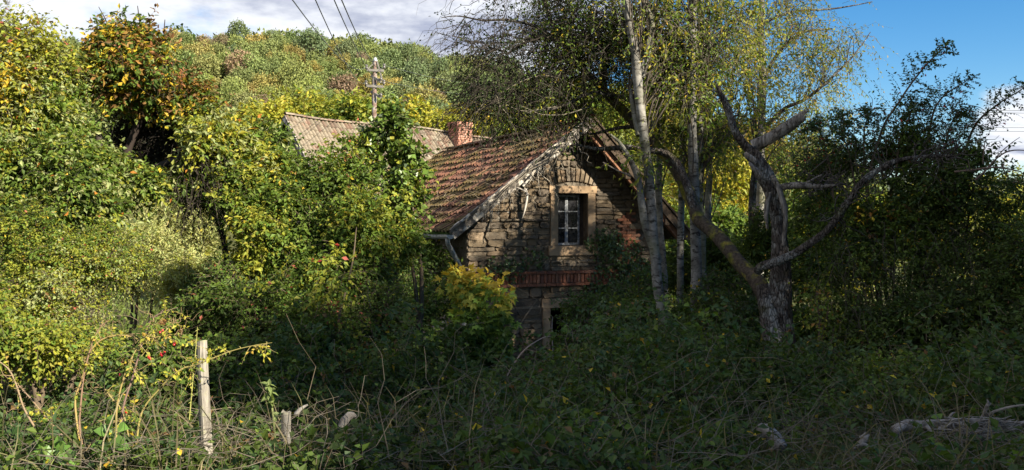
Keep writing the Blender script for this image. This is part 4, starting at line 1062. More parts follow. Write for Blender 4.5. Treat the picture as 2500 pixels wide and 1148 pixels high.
# --- the tall bush in the middle, in front of the barn
def build_middle():
    palM = pl((GD, .4), (G1, 2), (G2, 3.8), (G3, 3.4), (G4, 1.8), (YEL, .8))
    plant('hazel_bush', 'tall green and yellow hazel bush in front of the barn', 'shrub',
          [(630, 480, 110, 110, 13.2, .9), (760, 520, 130, 110, 13.0, 1.0), (690, 430, 80, 60, 13.5, .7), (850, 450, 80, 80, 13.2, .7), (870, 570, 130, 110, 12.8, .9), (660, 620, 130, 120, 12.6, .9), (760, 660, 130, 110, 12.4, .9), (950, 600, 70, 90, 13.2, .6)],
          6800, 8, .075, .045, palM, .34, base=P(760, 980, 12.8), seed=6, lump=.36, hole=.40, hole_s=1.4, patch=1.0, lumps=4, mixv=.5)
    plant('climbing_hop', 'dark round-leaved climber standing up in front of the barn chimney', 'climber',
          [(965, 300, 42, 60, 13.6, .3), (955, 390, 60, 80, 13.6, .4), (990, 470, 50, 70, 13.5, .4), (920, 350, 50, 50, 13.7, .35), (1000, 385, 36, 40, 13.5, .3), (960, 520, 70, 60, 13.4, .5)],
          760, 7, .10, .085, pl((GD, 2), (G1, 3), (G2, 2), (G3, 1)), .36, leafmat=M_glossy, base=P(960, 980, 13.5), seed=7, lump=.55, hole=.36, hole_s=2.5, inner=.1)
    plant('spindle_shrub', 'thin shrub with salmon-red leaves in front of the barn roof', 'shrub',
          [(850, 370, 50, 50, 13.4, .4), (800, 420, 60, 60, 13.2, .4), (860, 420, 40, 50, 13.2, .4)],
          260, 7, .07, .045, pl((PINK, 1), ((.30, .17, .05), .8), (G2, 4), (G3, 4)), .34, base=P(830, 980, 13.2), seed=8, lump=.4, hole=.4)
    plant('privet_bush', 'dark green bush in shade below the hazel, left of the yellow maple', 'shrub',
          [(640, 760, 150, 100, 11.4, .9), (800, 790, 140, 90, 11.2, .9), (520, 800, 110, 80, 11.4, .8), (930, 760, 90, 90, 12.0, .7), (900, 690, 90, 90, 12.6, .7), (560, 690, 70, 90, 12.2, .6)],
          5600, 8, .065, .034, pl((GD, 1), (G1, 3), (G2, 3), (GB, 1.5), (G3, .8), (PINK, .18)), .34, base=P(720, 980, 11.4), seed=10, lump=.36, hole=.42, hole_s=1.5, twig_frac=.8, lumps=3)
    plant('red_leaf_shrub', 'spindly shrub with pink-red leaves standing in the middle thicket', 'shrub',
          [(720, 760, 60, 60, 10.9, .4), (680, 700, 50, 50, 11, .3), (800, 650, 50, 60, 11, .3), (820, 740, 60, 90, 10.8, .4), (860, 860, 60, 70, 10.5, .3)],
          190, 7, .07, .045, pl((RED, .25), (PINK, 1.3), (G2, 4), (G3, 3), (BRN, 1.5)), .36, stems=[[(830, 1010, 10.6, 3.5), (830, 800, 10.7, 3), (860, 640, 10.9, 2), (870, 560, 11, 1)], [(760, 1010, 10.8, 3), (740, 850, 10.9, 2.5), (700, 740, 11, 1.5)]], base=P(800, 1000, 10.7), seed=12, lump=.4, hole=.36)
    # under the gutter
    plant('elder_bush', 'shaded bush under the gutter at the corner of the stone house', 'shrub',
          [(1035, 640, 55, 60, 20.2, .45), (1065, 660, 40, 60, 19.8, .3), (1000, 620, 50, 50, 20.5, .4), (985, 690, 70, 60, 16.5, .6), (1060, 730, 60, 50, 16.3, .5), (980, 760, 90, 80, 15.4, .7)],
          1900, 7, .085, .05, pl((GD, 2), (G1, 4), (G2, 2), (YEL, .2)), .42, base=P(1030, 950, 16.3), seed=13, lump=.4, hole=.36, hole_s=1.5)
build_middle()

# --- yellow maple
def palmate(lb, pos, ax, nor, L, col):
    n = len(pos); side = nrm(np.cross(nor, ax))
    for a, s in ((0, 1), (.75, .85), (-.75, .85), (1.5, .55), (-1.5, .55)):
        d = nrm(ax) * math.cos(a) + side * math.sin(a)
        add_leaves(lb, pos, d, nor, L * s, L * s * .42, col, .12)
def build_maple():
    t = thing('young_maple', 'young maple with yellow upper leaves and green lower leaves before the house wall', 'tree', np.append(P(1160, 990, 13.4)[:2], ground_z(np.array([P(1160, 0, 13.4)[0]]), np.array([13.4]))))
    sb = Buf(); 
    for s in ([(1165, 1010, 13.4, 8), (1160, 850, 13.4, 6), (1155, 740, 13.3, 3.5), (1140, 665, 13.3, 1.5)], [(1162, 900, 13.4, 4), (1200, 790, 13.2, 3), (1225, 710, 13.1, 1.5)], [(1160, 880, 13.4, 4), (1110, 820, 13.2, 3), (1075, 810, 13.1, 1.5)], [(1160, 830, 13.3, 3), (1110, 720, 13.2, 2), (1100, 670, 13.1, 1)]): limb(sb, s, 7, c=(.14, .11, .07))
    sb.build('trunk', M_twig, t, smooth=True)
    B = pxblobs([(1150, 700, 65, 50, 13.2, .4), (1195, 740, 65, 65, 13.1, .4), (1150, 790, 75, 70, 13.0, .45), (1120, 675, 40, 26, 13.1, .25), (1210, 820, 55, 70, 13.0, .4), (1140, 870, 80, 60, 12.9, .4), (1085, 815, 50, 40, 13.0, .3), (1170, 870, 80, 60, 12.9, .5), (1040, 860, 60, 45, 12.7, .35)])
    p, o = blob_points(B, 1900, .3, .34, 2.4, 14, .4, .75)
    ax = o * .7 + np.array([0, -.3, -.45]) + rng.normal(0, .45, p.shape); nor = np.array([0, -.4, .9]) + rng.normal(0, .5, p.shape)
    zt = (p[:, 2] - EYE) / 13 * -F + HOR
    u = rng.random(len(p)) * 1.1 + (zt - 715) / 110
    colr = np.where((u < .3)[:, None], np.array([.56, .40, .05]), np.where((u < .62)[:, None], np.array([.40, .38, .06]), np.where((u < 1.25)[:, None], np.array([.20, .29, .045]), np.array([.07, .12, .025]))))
    ax, nor = nrm(ax), nrm(nor); sz = .115 * (.6 + .6 * rng.random(len(p)))
    kinds = {}
    order = np.argsort(p[:, 1] - .5 * p[:, 2]); lb = Buf()
    for i in order[:300]:
        key = tuple(np.round(colr[i], 3))
        if key not in kinds:
            kinds[key] = []
            for v in range(3):
                mb = Buf(); palmate(mb, np.zeros((1, 3)), np.array([[1., 0, 0]]), np.array([[0, .15 * (v - 1), 1.]]), np.array([1.]), np.array([key]) * (.8 + .2 * v)); kinds[key].append(mb.mesh('leaf', M_leaf))
        x = ax[i]; z = nrm(nor[i] - x * nor[i].dot(x)); y = np.cross(z, x)
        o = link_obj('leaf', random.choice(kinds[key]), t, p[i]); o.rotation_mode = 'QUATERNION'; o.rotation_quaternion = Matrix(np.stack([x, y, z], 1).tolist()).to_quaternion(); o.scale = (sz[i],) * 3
    r_ = order[300:]
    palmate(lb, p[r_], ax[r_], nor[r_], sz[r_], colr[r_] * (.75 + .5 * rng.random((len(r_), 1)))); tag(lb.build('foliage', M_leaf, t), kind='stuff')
build_maple()

# --- ivy on the house wall
def build_ivy():
    t = thing('ivy', 'dark ivy climbing the gable wall below the window', 'climber', H(1.0, .4, -4.0))
    n = 2600; lb, sb = Buf(), Buf(); pts = []
    cl = [(.62, -.62, .42, .28, 1), (1.05, -1.05, .6, .42, 1.4), (.95, -1.7, .75, .45, 1.6), (1.7, -1.6, .5, .5, 1), (.75, -2.4, .55, .7, 1), (1.5, -2.6, .7, .7, 1), (-1.9, -1.2, .5, .28, .5), (-1.2, -1.0, .3, .25, .2), (.35, -2.0, .2, .5, .3)]
    w = np.array([c[4] for c in cl]); w /= w.sum(); ci = rng.choice(len(cl), n, p=w)
    cc = np.array(cl)[ci]; q = rng.normal(0, .5, (n, 2)); q = q / np.maximum(1, np.linalg.norm(q, axis=1, keepdims=True))
    a = cc[:, 0] + q[:, 0] * cc[:, 2] * 1.15; z = cc[:, 1] + q[:, 1] * cc[:, 3] * 1.15; r = WR - .06 - .28 * rng.random(n) * (1 - np.linalg.norm(q, axis=1) * .7)
    pos = HO + HA * a[:, None] + HR * r[:, None] + UZ * z[:, None]
    col = np.array(pl((GD, 2), (G1, 4), (GB, 3), (G2, 1)))[:, :3][pal_pick(pl((GD, 2), (G1, 4), (GB, 3), (G2, 1)), pos, 2)] * (.7 + .6 * rng.random((n, 1)))
    add_broad(lb, pos, np.array([0, -.3, -.7]) + rng.normal(0, .45, (n, 3)), -HR + np.array([0, 0, .5]) + rng.normal(0, .4, (n, 3)), .075 * (.6 + .7 * rng.random(n)), .07 * (.6 + .7 * rng.random(n)), col)
    for k in range(9):
        a0 = rng.uniform(.2, 1.8); add_tube(sb, [H(a0, WR - .1, -4.1), H(a0 + rng.uniform(-.3, .3), WR - .09, -2.8), H(a0 + rng.uniform(-.4, .3), WR - .08, -1.5), H(a0 + rng.uniform(-.5, .3), WR - .08, -.9)], [.02, .015, .01, .004], 5, 16, wob=.05, c=(.08, .06, .04))
    tag(lb.build('foliage', M_glossy, t), kind='stuff'); tag(sb.build('stems', M_twig, t), kind='stuff')
build_ivy()

# --- dead creeper along the verge
def build_creeper():
    t = thing('dead_creeper', 'bleached dead creeper clinging to the left verge of the gable', 'dead climber', H(-1.5, -.1, .9))
    b = Buf(); c = (.40, .35, .28)
    def on(a, dz=0, r=-.1): return H(a, r, roof_z(a) + dz)
    for k in range(4):
        a = [-.5 - .12 * k, -1.0 - .1 * k, -1.7, -2.4 - .1 * k]; dz = rng.uniform(-.12, .10, 4)
        add_tube(b, [on(x, z, rng.uniform(-.16, -.06)) for x, z in zip(a, dz)], [.014, .019, .016, .006], 6, 40, .15, .07, c=c if k % 2 else (.22, .19, .15))
    b.build('stem', M_twig, t, smooth=True)
    tb = Buf(); n = 55; a = rng.uniform(-2.6, -.4, n); bs = np.array([on(x, -.05 + rng.uniform(-.15, .05), rng.uniform(-.16, -.05)) for x in a])
    spray(Buf(), tb, bs, np.array([.0, -.3, -.7]) + rng.normal(0, .5, (n, 3)), .15 + .45 * rng.random(n) ** 2, 0, 0, 0, None, .35, .3, .008, 7, tcol=(.33, .29, .23), sides=4)
    n = 150; a = rng.uniform(-2.9, -.2, n); r = rng.uniform(0, 5, n) ** 1.0; bs = np.array([H(x, y, roof_z(x) + .05) for x, y in zip(a, r)])
    spray(Buf(), tb, bs, HR * .4 + rng.normal(0, .6, (n, 3)) * np.array([1, 1, .25]), .3 + .5 * rng.random(n), 0, 0, 0, None, .05, .25, .006, 7, tcol=(.20, .16, .11), sides=4)
    tag(tb.build('tendrils', M_twig, t), kind='stuff')
    hang = thing('hanging_branch', 'pale dead branch hanging from the verge left of the gable window', 'dead branch', H(-1.25, 0, .55)); hb = Buf()
    for s in ([(1283, 462, 19.2, 3), (1287, 480, 19.1, 3), (1282, 510, 19, 2.4), (1276, 532, 19, 1)], [(1287, 470, 19.1, 2), (1272, 462, 19.1, 1.6), (1262, 458, 19.1, 1)], [(1285, 478, 19.1, 2), (1291, 474, 19.0, 1)], [(1276, 455, 19.2, 3), (1290, 440, 19.3, 3), (1300, 425, 19.4, 2.5)]): limb(hb, s, 6, c=(.42, .38, .33))
    hb.build('branch', M_twig, hang, smooth=True)
build_creeper()

# --- old broken tree, and the mossy apple tree that leans over the house
def branch_out(tb, lines, n, length, droop, r0, spread, c=(.06, .05, .04), M=9, wob=.2, sides=4, t0=.3):
    """secondary branches from given smooth limbs; returns their curves"""
    base, dirs = [], []
    for cv, rr in lines:
        k = rng.integers(int(len(cv) * t0), len(cv), n)
        for i in k:
            tan = nrm(cv[min(i + 1, len(cv) - 1)] - cv[max(i - 1, 0)]); base.append(cv[i]); dirs.append(tan * .4 + rng.normal(0, spread, 3) + np.array([0, 0, .25]))
    base = np.array(base); dirs = np.array(dirs)
    return spray(Buf(), tb, base, dirs, length * (.5 + .8 * rng.random(len(base))), 0, 0, 0, None, droop, wob, r0, M, tcol=c, sides=sides)
def build_old_tree():
    d = 12.0; g = P(1900, 930, d); g[2] = ground_z(np.array([g[0]]), np.array([d]))[0]
    t = thing('broken_tree', 'thick old broken tree trunk with split grey bark on the right', 'tree', g)
    b = Buf()
    limb(b, [(1945, 1040, 12, 42), (1926, 930, 12, 35), (1912, 830, 12, 31), (1905, 740, 12, 27), (1906, 640, 12, 23), (1904, 560, 12, 18), (1888, 478, 12, 20), (1860, 415, 12, 20), (1832, 362, 12, 14)], 22, .16, .02, 70)
    limb(b, [(1925, 960, 11.9, 26), (1899, 860, 11.85, 27), (1881, 775, 11.95, 23), (1864, 695, 12.1, 19)], 16, .16, .02, 30)
    limb(b, [(1950, 960, 11.8, 26), (1985, 1020, 11.7, 12), (2010, 1050, 11.7, 5)], 10, .2, .02, 14); limb(b, [(1890, 960, 11.6, 26), (1860, 1040, 11.5, 12), (1850, 1060, 11.5, 6)], 10, .2, .02, 14)
    b.build('trunk', M_bark_old, t, smooth=True)
    b = Buf(); limb(b, [(1848, 385, 12, 16), (1822, 355, 12, 11), (1795, 315, 12, 9), (1780, 270, 12.1, 9), (1765, 232, 12.1, 7), (1752, 205, 12.1, 3)], 9, .22, .03); b.build('limb', M_bark_old, t, smooth=True)
    b = Buf(); limb(b, [(1838, 358, 12.2, 15), (1880, 338, 12.1, 15), (1925, 306, 12, 15), (1962, 282, 11.9, 12)], 10, .2, .02)
    for k in range(7):  # splintered end
        p = P(1955 + rng.uniform(-4, 4), 286 + rng.uniform(-10, 10), 11.9); add_tube(b, [p, p + nrm(P(1962, 282, 11.9) - P(1925, 306, 12)) * rng.uniform(.04, .13)], [.022, .006], 5, 4)
    b.build('broken_stub', M_dead, t, smooth=True)
    b = Buf(); limb(b, [(1905, 458, 11.8, 9), (1950, 452, 11.6, 8), (2000, 455, 11.5, 6), (2045, 452, 11.4, 3)], 8, .15, .02); limb(b, [(1960, 453, 11.6, 4), (1990, 435, 11.5, 2), (2010, 425, 11.5, 1)], 6); b.build('dead_branch', M_dead, t, smooth=True)
    b = Buf(); limb(b, [(1850, 664, 11.8, 9), (1858, 652, 11.7, 11), (1890, 645, 11.6, 11), (1950, 615, 11.5, 9.5), (2010, 568, 11.3, 9), (2055, 505, 11.2, 8.5), (2105, 445, 11.1, 8), (2170, 405, 11, 7), (2255, 388, 10.9, 4.5), (2330, 385, 10.8, 3)], 12, .2, .04); b.build('limb', M_bark_old, t, smooth=True)
    b = Buf()
    for s in ([(1845, 400, 11.85, 10), (1830, 385, 11.8, 9), (1818, 372, 11.8, 4)], [(1852, 430, 11.8, 9), (1838, 410, 11.75, 7), (1826, 395, 11.75, 2)], [(1878, 470, 11.7, 8), (1870, 520, 11.7, 6), (1876, 560, 11.75, 3)], [(1905, 470, 11.65, 7), (1918, 540, 11.65, 7), (1915, 600, 11.7, 4)], [(1885, 430, 11.7, 7), (1905, 480, 11.65, 7), (1912, 520, 11.7, 3)]): limb(b, s, 7, .3, .02)
    b.build('bark_strip', M_dead, t, smooth=True)
    tb = Buf(); lines = [limb(Buf(), q, 6) for q in ([(1900, 640, 11.6, 11), (2010, 568, 11.3, 9), (2105, 445, 11.1, 8), (2255, 388, 10.9, 4), (2330, 385, 10.8, 3)], [(1848, 385, 12, 16), (1795, 315, 12, 9), (1765, 232, 12.1, 7)], [(1905, 458, 11.8, 9), (2045, 452, 11.4, 3)], [(1838, 358, 12.2, 15), (1925, 306, 12, 15)])]
    for ln_, k_, L_ in ((lines[0], 46, .55), (lines[1], 14, .4), (lines[2], 26, .5), (lines[3], 8, .3)):
        branch_out(tb, [ln_], k_, L_, .15, .009, .6, c=(.05, .042, .035), wob=.3)
        branch_out(tb, [ln_], k_, L_ * .4, .1, .006, .7, c=(.09, .08, .07), wob=.4)
    tag(tb.build('dead_twigs', M_twig, t), kind='stuff')
    # ---- leaning apple
    g = P(1850, 780, 12.4); g[2] = ground_z(np.array([g[0]]), np.array([12.4]))[0]
    t = thing('leaning_apple_tree', 'mossy apple tree leaning left across the gable with a dense twiggy crown', 'tree', g)
    b = Buf(); L = []
    L.append(limb(b, [(1868, 1010, 12.5, 26), (1882, 800, 12.2, 22), (1860, 705, 12.3, 20), (1800, 638, 12.9, 18), (1745, 570, 13.4, 16), (1702, 525, 13.9, 16), (1672, 455, 14.4, 16), (1640, 395, 14.8, 15), (1590, 342, 15.1, 14), (1535, 285, 15.3, 12), (1482, 228, 15.4, 10), (1440, 190, 15.4, 9), (1405, 150, 15.4, 8.5), (1382, 105, 15.4, 7.5), (1350, 88, 15.3, 7), (1295, 98, 15.2, 5), (1240, 130, 15.1, 2.5)], 14, .14, .03, 120))
    b.build('trunk', M_moss, t, smooth=True)
    b = Buf()
    for s in ([(1478, 228, 15.4, 9), (1470, 180, 15.5, 9), (1482, 130, 15.6, 8), (1500, 60, 15.7, 5), (1490, -20, 15.8, 3)], [(1482, 130, 15.6, 6), (1440, 98, 15.5, 6), (1405, 104, 15.3, 4), (1385, 150, 15.2, 2)], [(1484, 128, 15.6, 6), (1520, 104, 15.6, 4), (1580, 90, 15.6, 2)],
              [(1400, 150, 15.4, 6), (1350, 60, 15.4, 5), (1330, 10, 15.4, 4), (1300, -40, 15.3, 2)], [(1440, 195, 15.3, 5), (1370, 190, 15.0, 4), (1290, 190, 14.7, 3), (1210, 230, 14.5, 1.5)], [(1500, 235, 15.3, 6), (1440, 228, 14.9, 4), (1360, 262, 14.6, 3), (1280, 280, 14.4, 1.5)],
              [(1480, 228, 15.5, 6), (1540, 238, 15.6, 4), (1620, 240, 15.8, 2)], [(1400, 130, 15.4, 5), (1290, 60, 15.2, 4), (1180, 45, 15, 2.5), (1080, 45, 14.8, 1)], [(1560, 310, 15.2, 5), (1480, 318, 15.3, 4), (1420, 330, 15.4, 2)], [(1700, 520, 13.9, 12), (1640, 380, 14.4, 9), (1560, 362, 14.6, 7), (1480, 362, 15.2, 6), (1400, 357, 15.6, 3)], [(1350, 88, 15.3, 5), (1290, 100, 15, 4), (1210, 110, 14.8, 2)]):
        L.append(limb(b, s, 8, .14, .05, c=(.10, .085, .06)))
    b.build('limb', M_bark_old, t, smooth=True)
    tb = Buf()
    for s_ in L[1:]: pass
    B = pxblobs([(1250, 170, 140, 110, 15.0, 1.2), (1380, 140, 150, 110, 15.4, 1.2), (1200, 250, 90, 60, 14.8, .9), (1330, 240, 130, 50, 14.9, .9), (1450, 60, 180, 80, 15.6, 1.2), (1250, 40, 120, 60, 15.2, .9), (1420, 260, 60, 40, 15.0, .6), (1130, 80, 50, 30, 14.9, .4), (1560, 120, 90, 90, 15.6, .9), (1180, 120, 70, 70, 15, .7), (1300, -40, 160, 70, 15.3, 1.0)])
    p, o = blob_points(B, 2050, .1, .46, .9, 21, .4, .55)
    tw1 = spray(Buf(), tb, p, o * np.array([1, 1, .2]) * .7 + rng.normal(0, .6, p.shape) + np.array([-.35, 0, -.15]), .5 + .5 * rng.random(len(p)), 0, 0, 0, None, .55, .24, .0075, 8, tcol=(.03, .025, .019), sides=3)
    lb = Buf()
    q = p
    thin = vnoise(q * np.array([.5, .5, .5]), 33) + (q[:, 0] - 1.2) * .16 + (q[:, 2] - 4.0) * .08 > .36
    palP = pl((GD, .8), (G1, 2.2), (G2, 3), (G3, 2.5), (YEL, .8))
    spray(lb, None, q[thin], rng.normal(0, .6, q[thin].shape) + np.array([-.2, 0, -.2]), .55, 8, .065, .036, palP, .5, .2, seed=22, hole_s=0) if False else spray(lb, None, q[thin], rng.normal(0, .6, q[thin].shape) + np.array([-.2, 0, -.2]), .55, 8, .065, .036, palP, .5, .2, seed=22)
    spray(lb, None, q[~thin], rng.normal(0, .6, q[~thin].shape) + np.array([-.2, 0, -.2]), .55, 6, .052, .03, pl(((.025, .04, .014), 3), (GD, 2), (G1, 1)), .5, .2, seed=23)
    tag(lb.build('foliage', M_leaf, t), kind='stuff'); tag(tb.build('twigs', M_twig, t), kind='stuff')
    # pale dead twigs in its underside
    tb = Buf()
    for s in ([(1450, 240, 14.7, 3), (1360, 190, 14.5, 2.4), (1280, 200, 14.3, 1.8), (1190, 250, 14.2, 1)], [(1360, 260, 14.5, 2.4), (1280, 275, 14.3, 2), (1200, 240, 14.2, 1.2)], [(1250, 290, 14.3, 2), (1190, 250, 14.2, 1.5), (1130, 330, 14.1, 1)], [(1220, 262, 14.2, 2), (1200, 210, 14.2, 1.2)], [(1440, 262, 14.6, 2.6), (1330, 285, 14.4, 2), (1270, 262, 14.3, 1)], [(1370, 175, 14.6, 2), (1340, 230, 14.5, 1.6), (1365, 250, 14.5, 1)], [(1400, 180, 14.8, 3), (1390, 150, 14.7, 2), (1340, 158, 14.7, 1)]): limb(tb, [(a_, b_, c_, r_ * .62) for a_, b_, c_, r_ in s], 5, .1, .06, c=(.17, .15, .11))
    tag(tb.build('dead_twigs', M_twig, t, smooth=True), kind='stuff')
build_old_tree()

# --- pale-barked trees
def build_birches():
    palG = pl((G1, 2), (G2, 3), (G3, 3), (G4, 1.5), (YEL, .5))
    def tree(name, label, trunks, blobs, n, K, L, W, pal, slen, seed, group=None, droop=.5, mat_=M_birch, extra=(), nb=14, dens=.36):
        x, y, d, r = trunks[0][0]; g = P(x, y, d); g[2] = ground_z(np.array([g[0]]), np.array([d]))[0]
        t = thing(name, label, 'tree', g, group)
        lines = []
        for i, s in enumerate(trunks):
            b = Buf(); cv = limb(b, s, 14 if i == 0 else 9, .07, .015, 60); lines.append(cv); b.build('trunk' if i == 0 else 'limb', mat_ if i == 0 or s[0][3] > 6 else M_bark_old, t, smooth=True)
        tb, lb = Buf(), Buf()
        B = pxblobs(blobs)
        top = [cv[0] for cv in lines]
        p, o = blob_points(B, n, .1, dens, 1.2, seed, .4, .55)
        # boughs from the trunk out to the clumps
        q = p[rng.choice(len(p), min(nb * len(B), len(p)), replace=False)]
        for e in q:
            al = np.concatenate(top); dd = al - (e - np.array([0, 0, .7])); i = int(np.argmin(np.linalg.norm(dd * np.array([1, 1, 1.4]), axis=1))); i = max(i // 60 * 60, min(i // 60 * 60 + 59, i + int(rng.integers(-7, 3)))); s = al[i]
            if np.linalg.norm(e - s) > 2.6 or s[2] > e[2] + .3: continue
            mid = (s + e) / 2 + np.array([0, 0, .25]) + rng.normal(0, .12, 3); add_tube(tb, [s, mid, e], [.013, .009, .003], 4, 9, 0, .06, c=(.07, .058, .045), cap=False)
        for s in extra: limb(tb, s, 6, .08, .03, c=(.14, .12, .1))
        spray(lb, tb, p, o * .5 + rng.normal(0, .5, p.shape), slen * (.6 + .7 * rng.random(len(p))), K, L, W, pal, droop, .18, .005, 6, seed=seed, tcol=(.09, .075, .06))
        tag(lb.build('foliage', M_leaf, t), kind='stuff'); tag(tb.build('branches', M_twig, t), kind='stuff')
    tree('pale_ash', 'slim pale trunk curving up in front of the gable\'s right side', [[(1640, 930, 14, 16.3), (1628, 815, 14, 13.8), (1610, 725, 14, 12.9), (1602, 640, 14, 12.5), (1592, 520, 14, 11.6), (1582, 420, 14, 12.0), (1572, 330, 14, 11.6), (1556, 200, 14, 11.6), (1545, 100, 14, 10.8), (1527, 0, 14, 9.5), (1500, -160, 14, 9), (1480, -300, 14, 3)],
         [(1560, 330, 14, 8), (1545, 260, 14.1, 6), (1540, 220, 14.1, 4)], [(1564, 190, 14.1, 10), (1580, 120, 14.2, 9), (1590, 55, 14.2, 8), (1572, -10, 14.3, 7), (1590, -120, 14.3, 4)], [(1608, 640, 14.1, 11), (1575, 540, 14.0, 10), (1555, 430, 13.9, 8), (1520, 360, 13.8, 5), (1490, 330, 13.8, 2)]],
         [(1580, 60, 90, 70, 14.3, .8), (1620, 150, 80, 60, 14.6, .7), (1540, -60, 130, 80, 14.2, 1.0), (1600, 40, 60, 40, 14.3, .4), (1570, 380, 30, 25, 13.8, .2)], 620, 7, .085, .035, palG, .5, 30, extra=[[(1540, 430, 13.9, 3), (1500, 415, 13.8, 2), (1470, 400, 13.8, 1)]])
    tree('pale_ash', 'straight pale trunk beside the gable with leafy sprays high up', [[(1702, 930, 14.5, 16.3), (1700, 790, 14.5, 13.8), (1700, 690, 14.5, 13.3), (1698, 600, 14.5, 12.9), (1695, 450, 14.5, 12.9), (1689, 300, 14.5, 11.2), (1692, 150, 14.5, 11.2), (1690, 0, 14.5, 10.3), (1700, -200, 14.5, 9), (1700, -350, 14.5, 3)],
         [(1715, 760, 15, 10), (1712, 560, 15, 10), (1706, 400, 15, 10), (1713, 250, 15, 9), (1716, 120, 15, 9), (1706, 0, 15, 7), (1700, -120, 15, 4)]],
         [(1740, 100, 90, 100, 14.9, .9), (1700, 210, 60, 60, 14.4, .5), (1790, 180, 60, 80, 15.2, .7), (1770, 290, 70, 60, 15.2, .6), (1740, 370, 60, 50, 15, .5), (1660, 60, 70, 70, 14.8, .7), (1800, 30, 80, 60, 15.4, .8), (1700, -60, 140, 80, 14.7, 1), (1650, 300, 60, 50, 15.4, .5)], 1250, 7, .085, .036, palG, .5, 31)
    for i, (s, lab) in enumerate((([(1625, 900, 16, 11), (1618, 640, 16, 10), (1606, 480, 16, 9), (1612, 330, 16, 7), (1600, 120, 16, 5), (1610, -60, 16, 3)], 'dark thin trunk directly behind the curved pale trunk'),
                                  ([(1660, 900, 17.5, 9), (1662, 520, 17.5, 8), (1668, 300, 17.5, 7), (1655, 100, 17.5, 5), (1660, -60, 17.5, 3)], 'thin grey trunk between the two pale trunks'),
                                  ([(1722, 880, 18, 9), (1728, 520, 18, 8), (1735, 300, 18, 7), (1728, 100, 18, 5), (1735, -60, 18, 3)], 'thin grey trunk just right of the straight pale trunk'),
                                  ([(1845, 860, 17, 15), (1842, 600, 17, 12), (1838, 480, 17, 9), (1850, 330, 17, 5)], 'dark upright trunk just left of the broken tree'))):
        tree('slender_tree', lab, [s], [(s[-1][0], 150, 60, 90, s[0][2], .6), (s[-1][0] + 20, 330, 60, 70, s[0][2], .6)], 170, 7, .085, .04, palG, .5, 34 + i, mat_=M_birch if i < 3 else M_bark_old, nb=6)
    # weeping birch further back
    palW = pl((G1, 2), (G2, 2), (G3, 2), ((.28, .24, .05), 2), (YEL, .8), (BRN, .5))
    tree('weeping_birch', 'white-stemmed weeping birch with airy drooping twigs against the blue sky', [[(1850, 780, 26, 13), (1855, 560, 26, 11), (1858, 340, 26, 9.5), (1862, 180, 26, 9), (1858, 60, 26, 8), (1862, -60, 26, 6), (1860, -200, 26, 3)],
         [(1860, 320, 26, 5), (1910, 270, 25.6, 4.5), (1970, 240, 25.3, 4), (2030, 190, 25, 3), (2080, 140, 25, 2), (2125, 80, 25, 1)], [(1860, 250, 26, 4.5), (1820, 320, 25.8, 4), (1790, 370, 25.6, 2)], [(1862, 200, 26, 5), (1900, 130, 26.2, 4), (1960, 80, 26.3, 3), (2030, 70, 26.3, 2)], [(1859, 60, 26, 4), (1930, 30, 26, 3), (2040, 20, 26, 2), (2130, 5, 26, 1)], [(1862, 150, 26, 4), (1810, 60, 26, 3), (1780, -20, 26, 2)]],
         [(1960, 60, 110, 80, 26, 1.5), (2000, 170, 100, 70, 25.6, 1.3), (1920, 230, 80, 80, 25.6, 1.2), (2060, 110, 60, 60, 25.3, .9), (1800, 120, 80, 110, 26, 1.4), (1990, 300, 80, 60, 25.4, 1), (1880, -20, 150, 60, 26, 1.6), (1930, 340, 70, 50, 25.6, .9), (2010, 360, 70, 60, 25.2, .9)], 1250, 9, .10, .042, palW, .9, 40, droop=.7, nb=9, dens=.47)
build_birches()

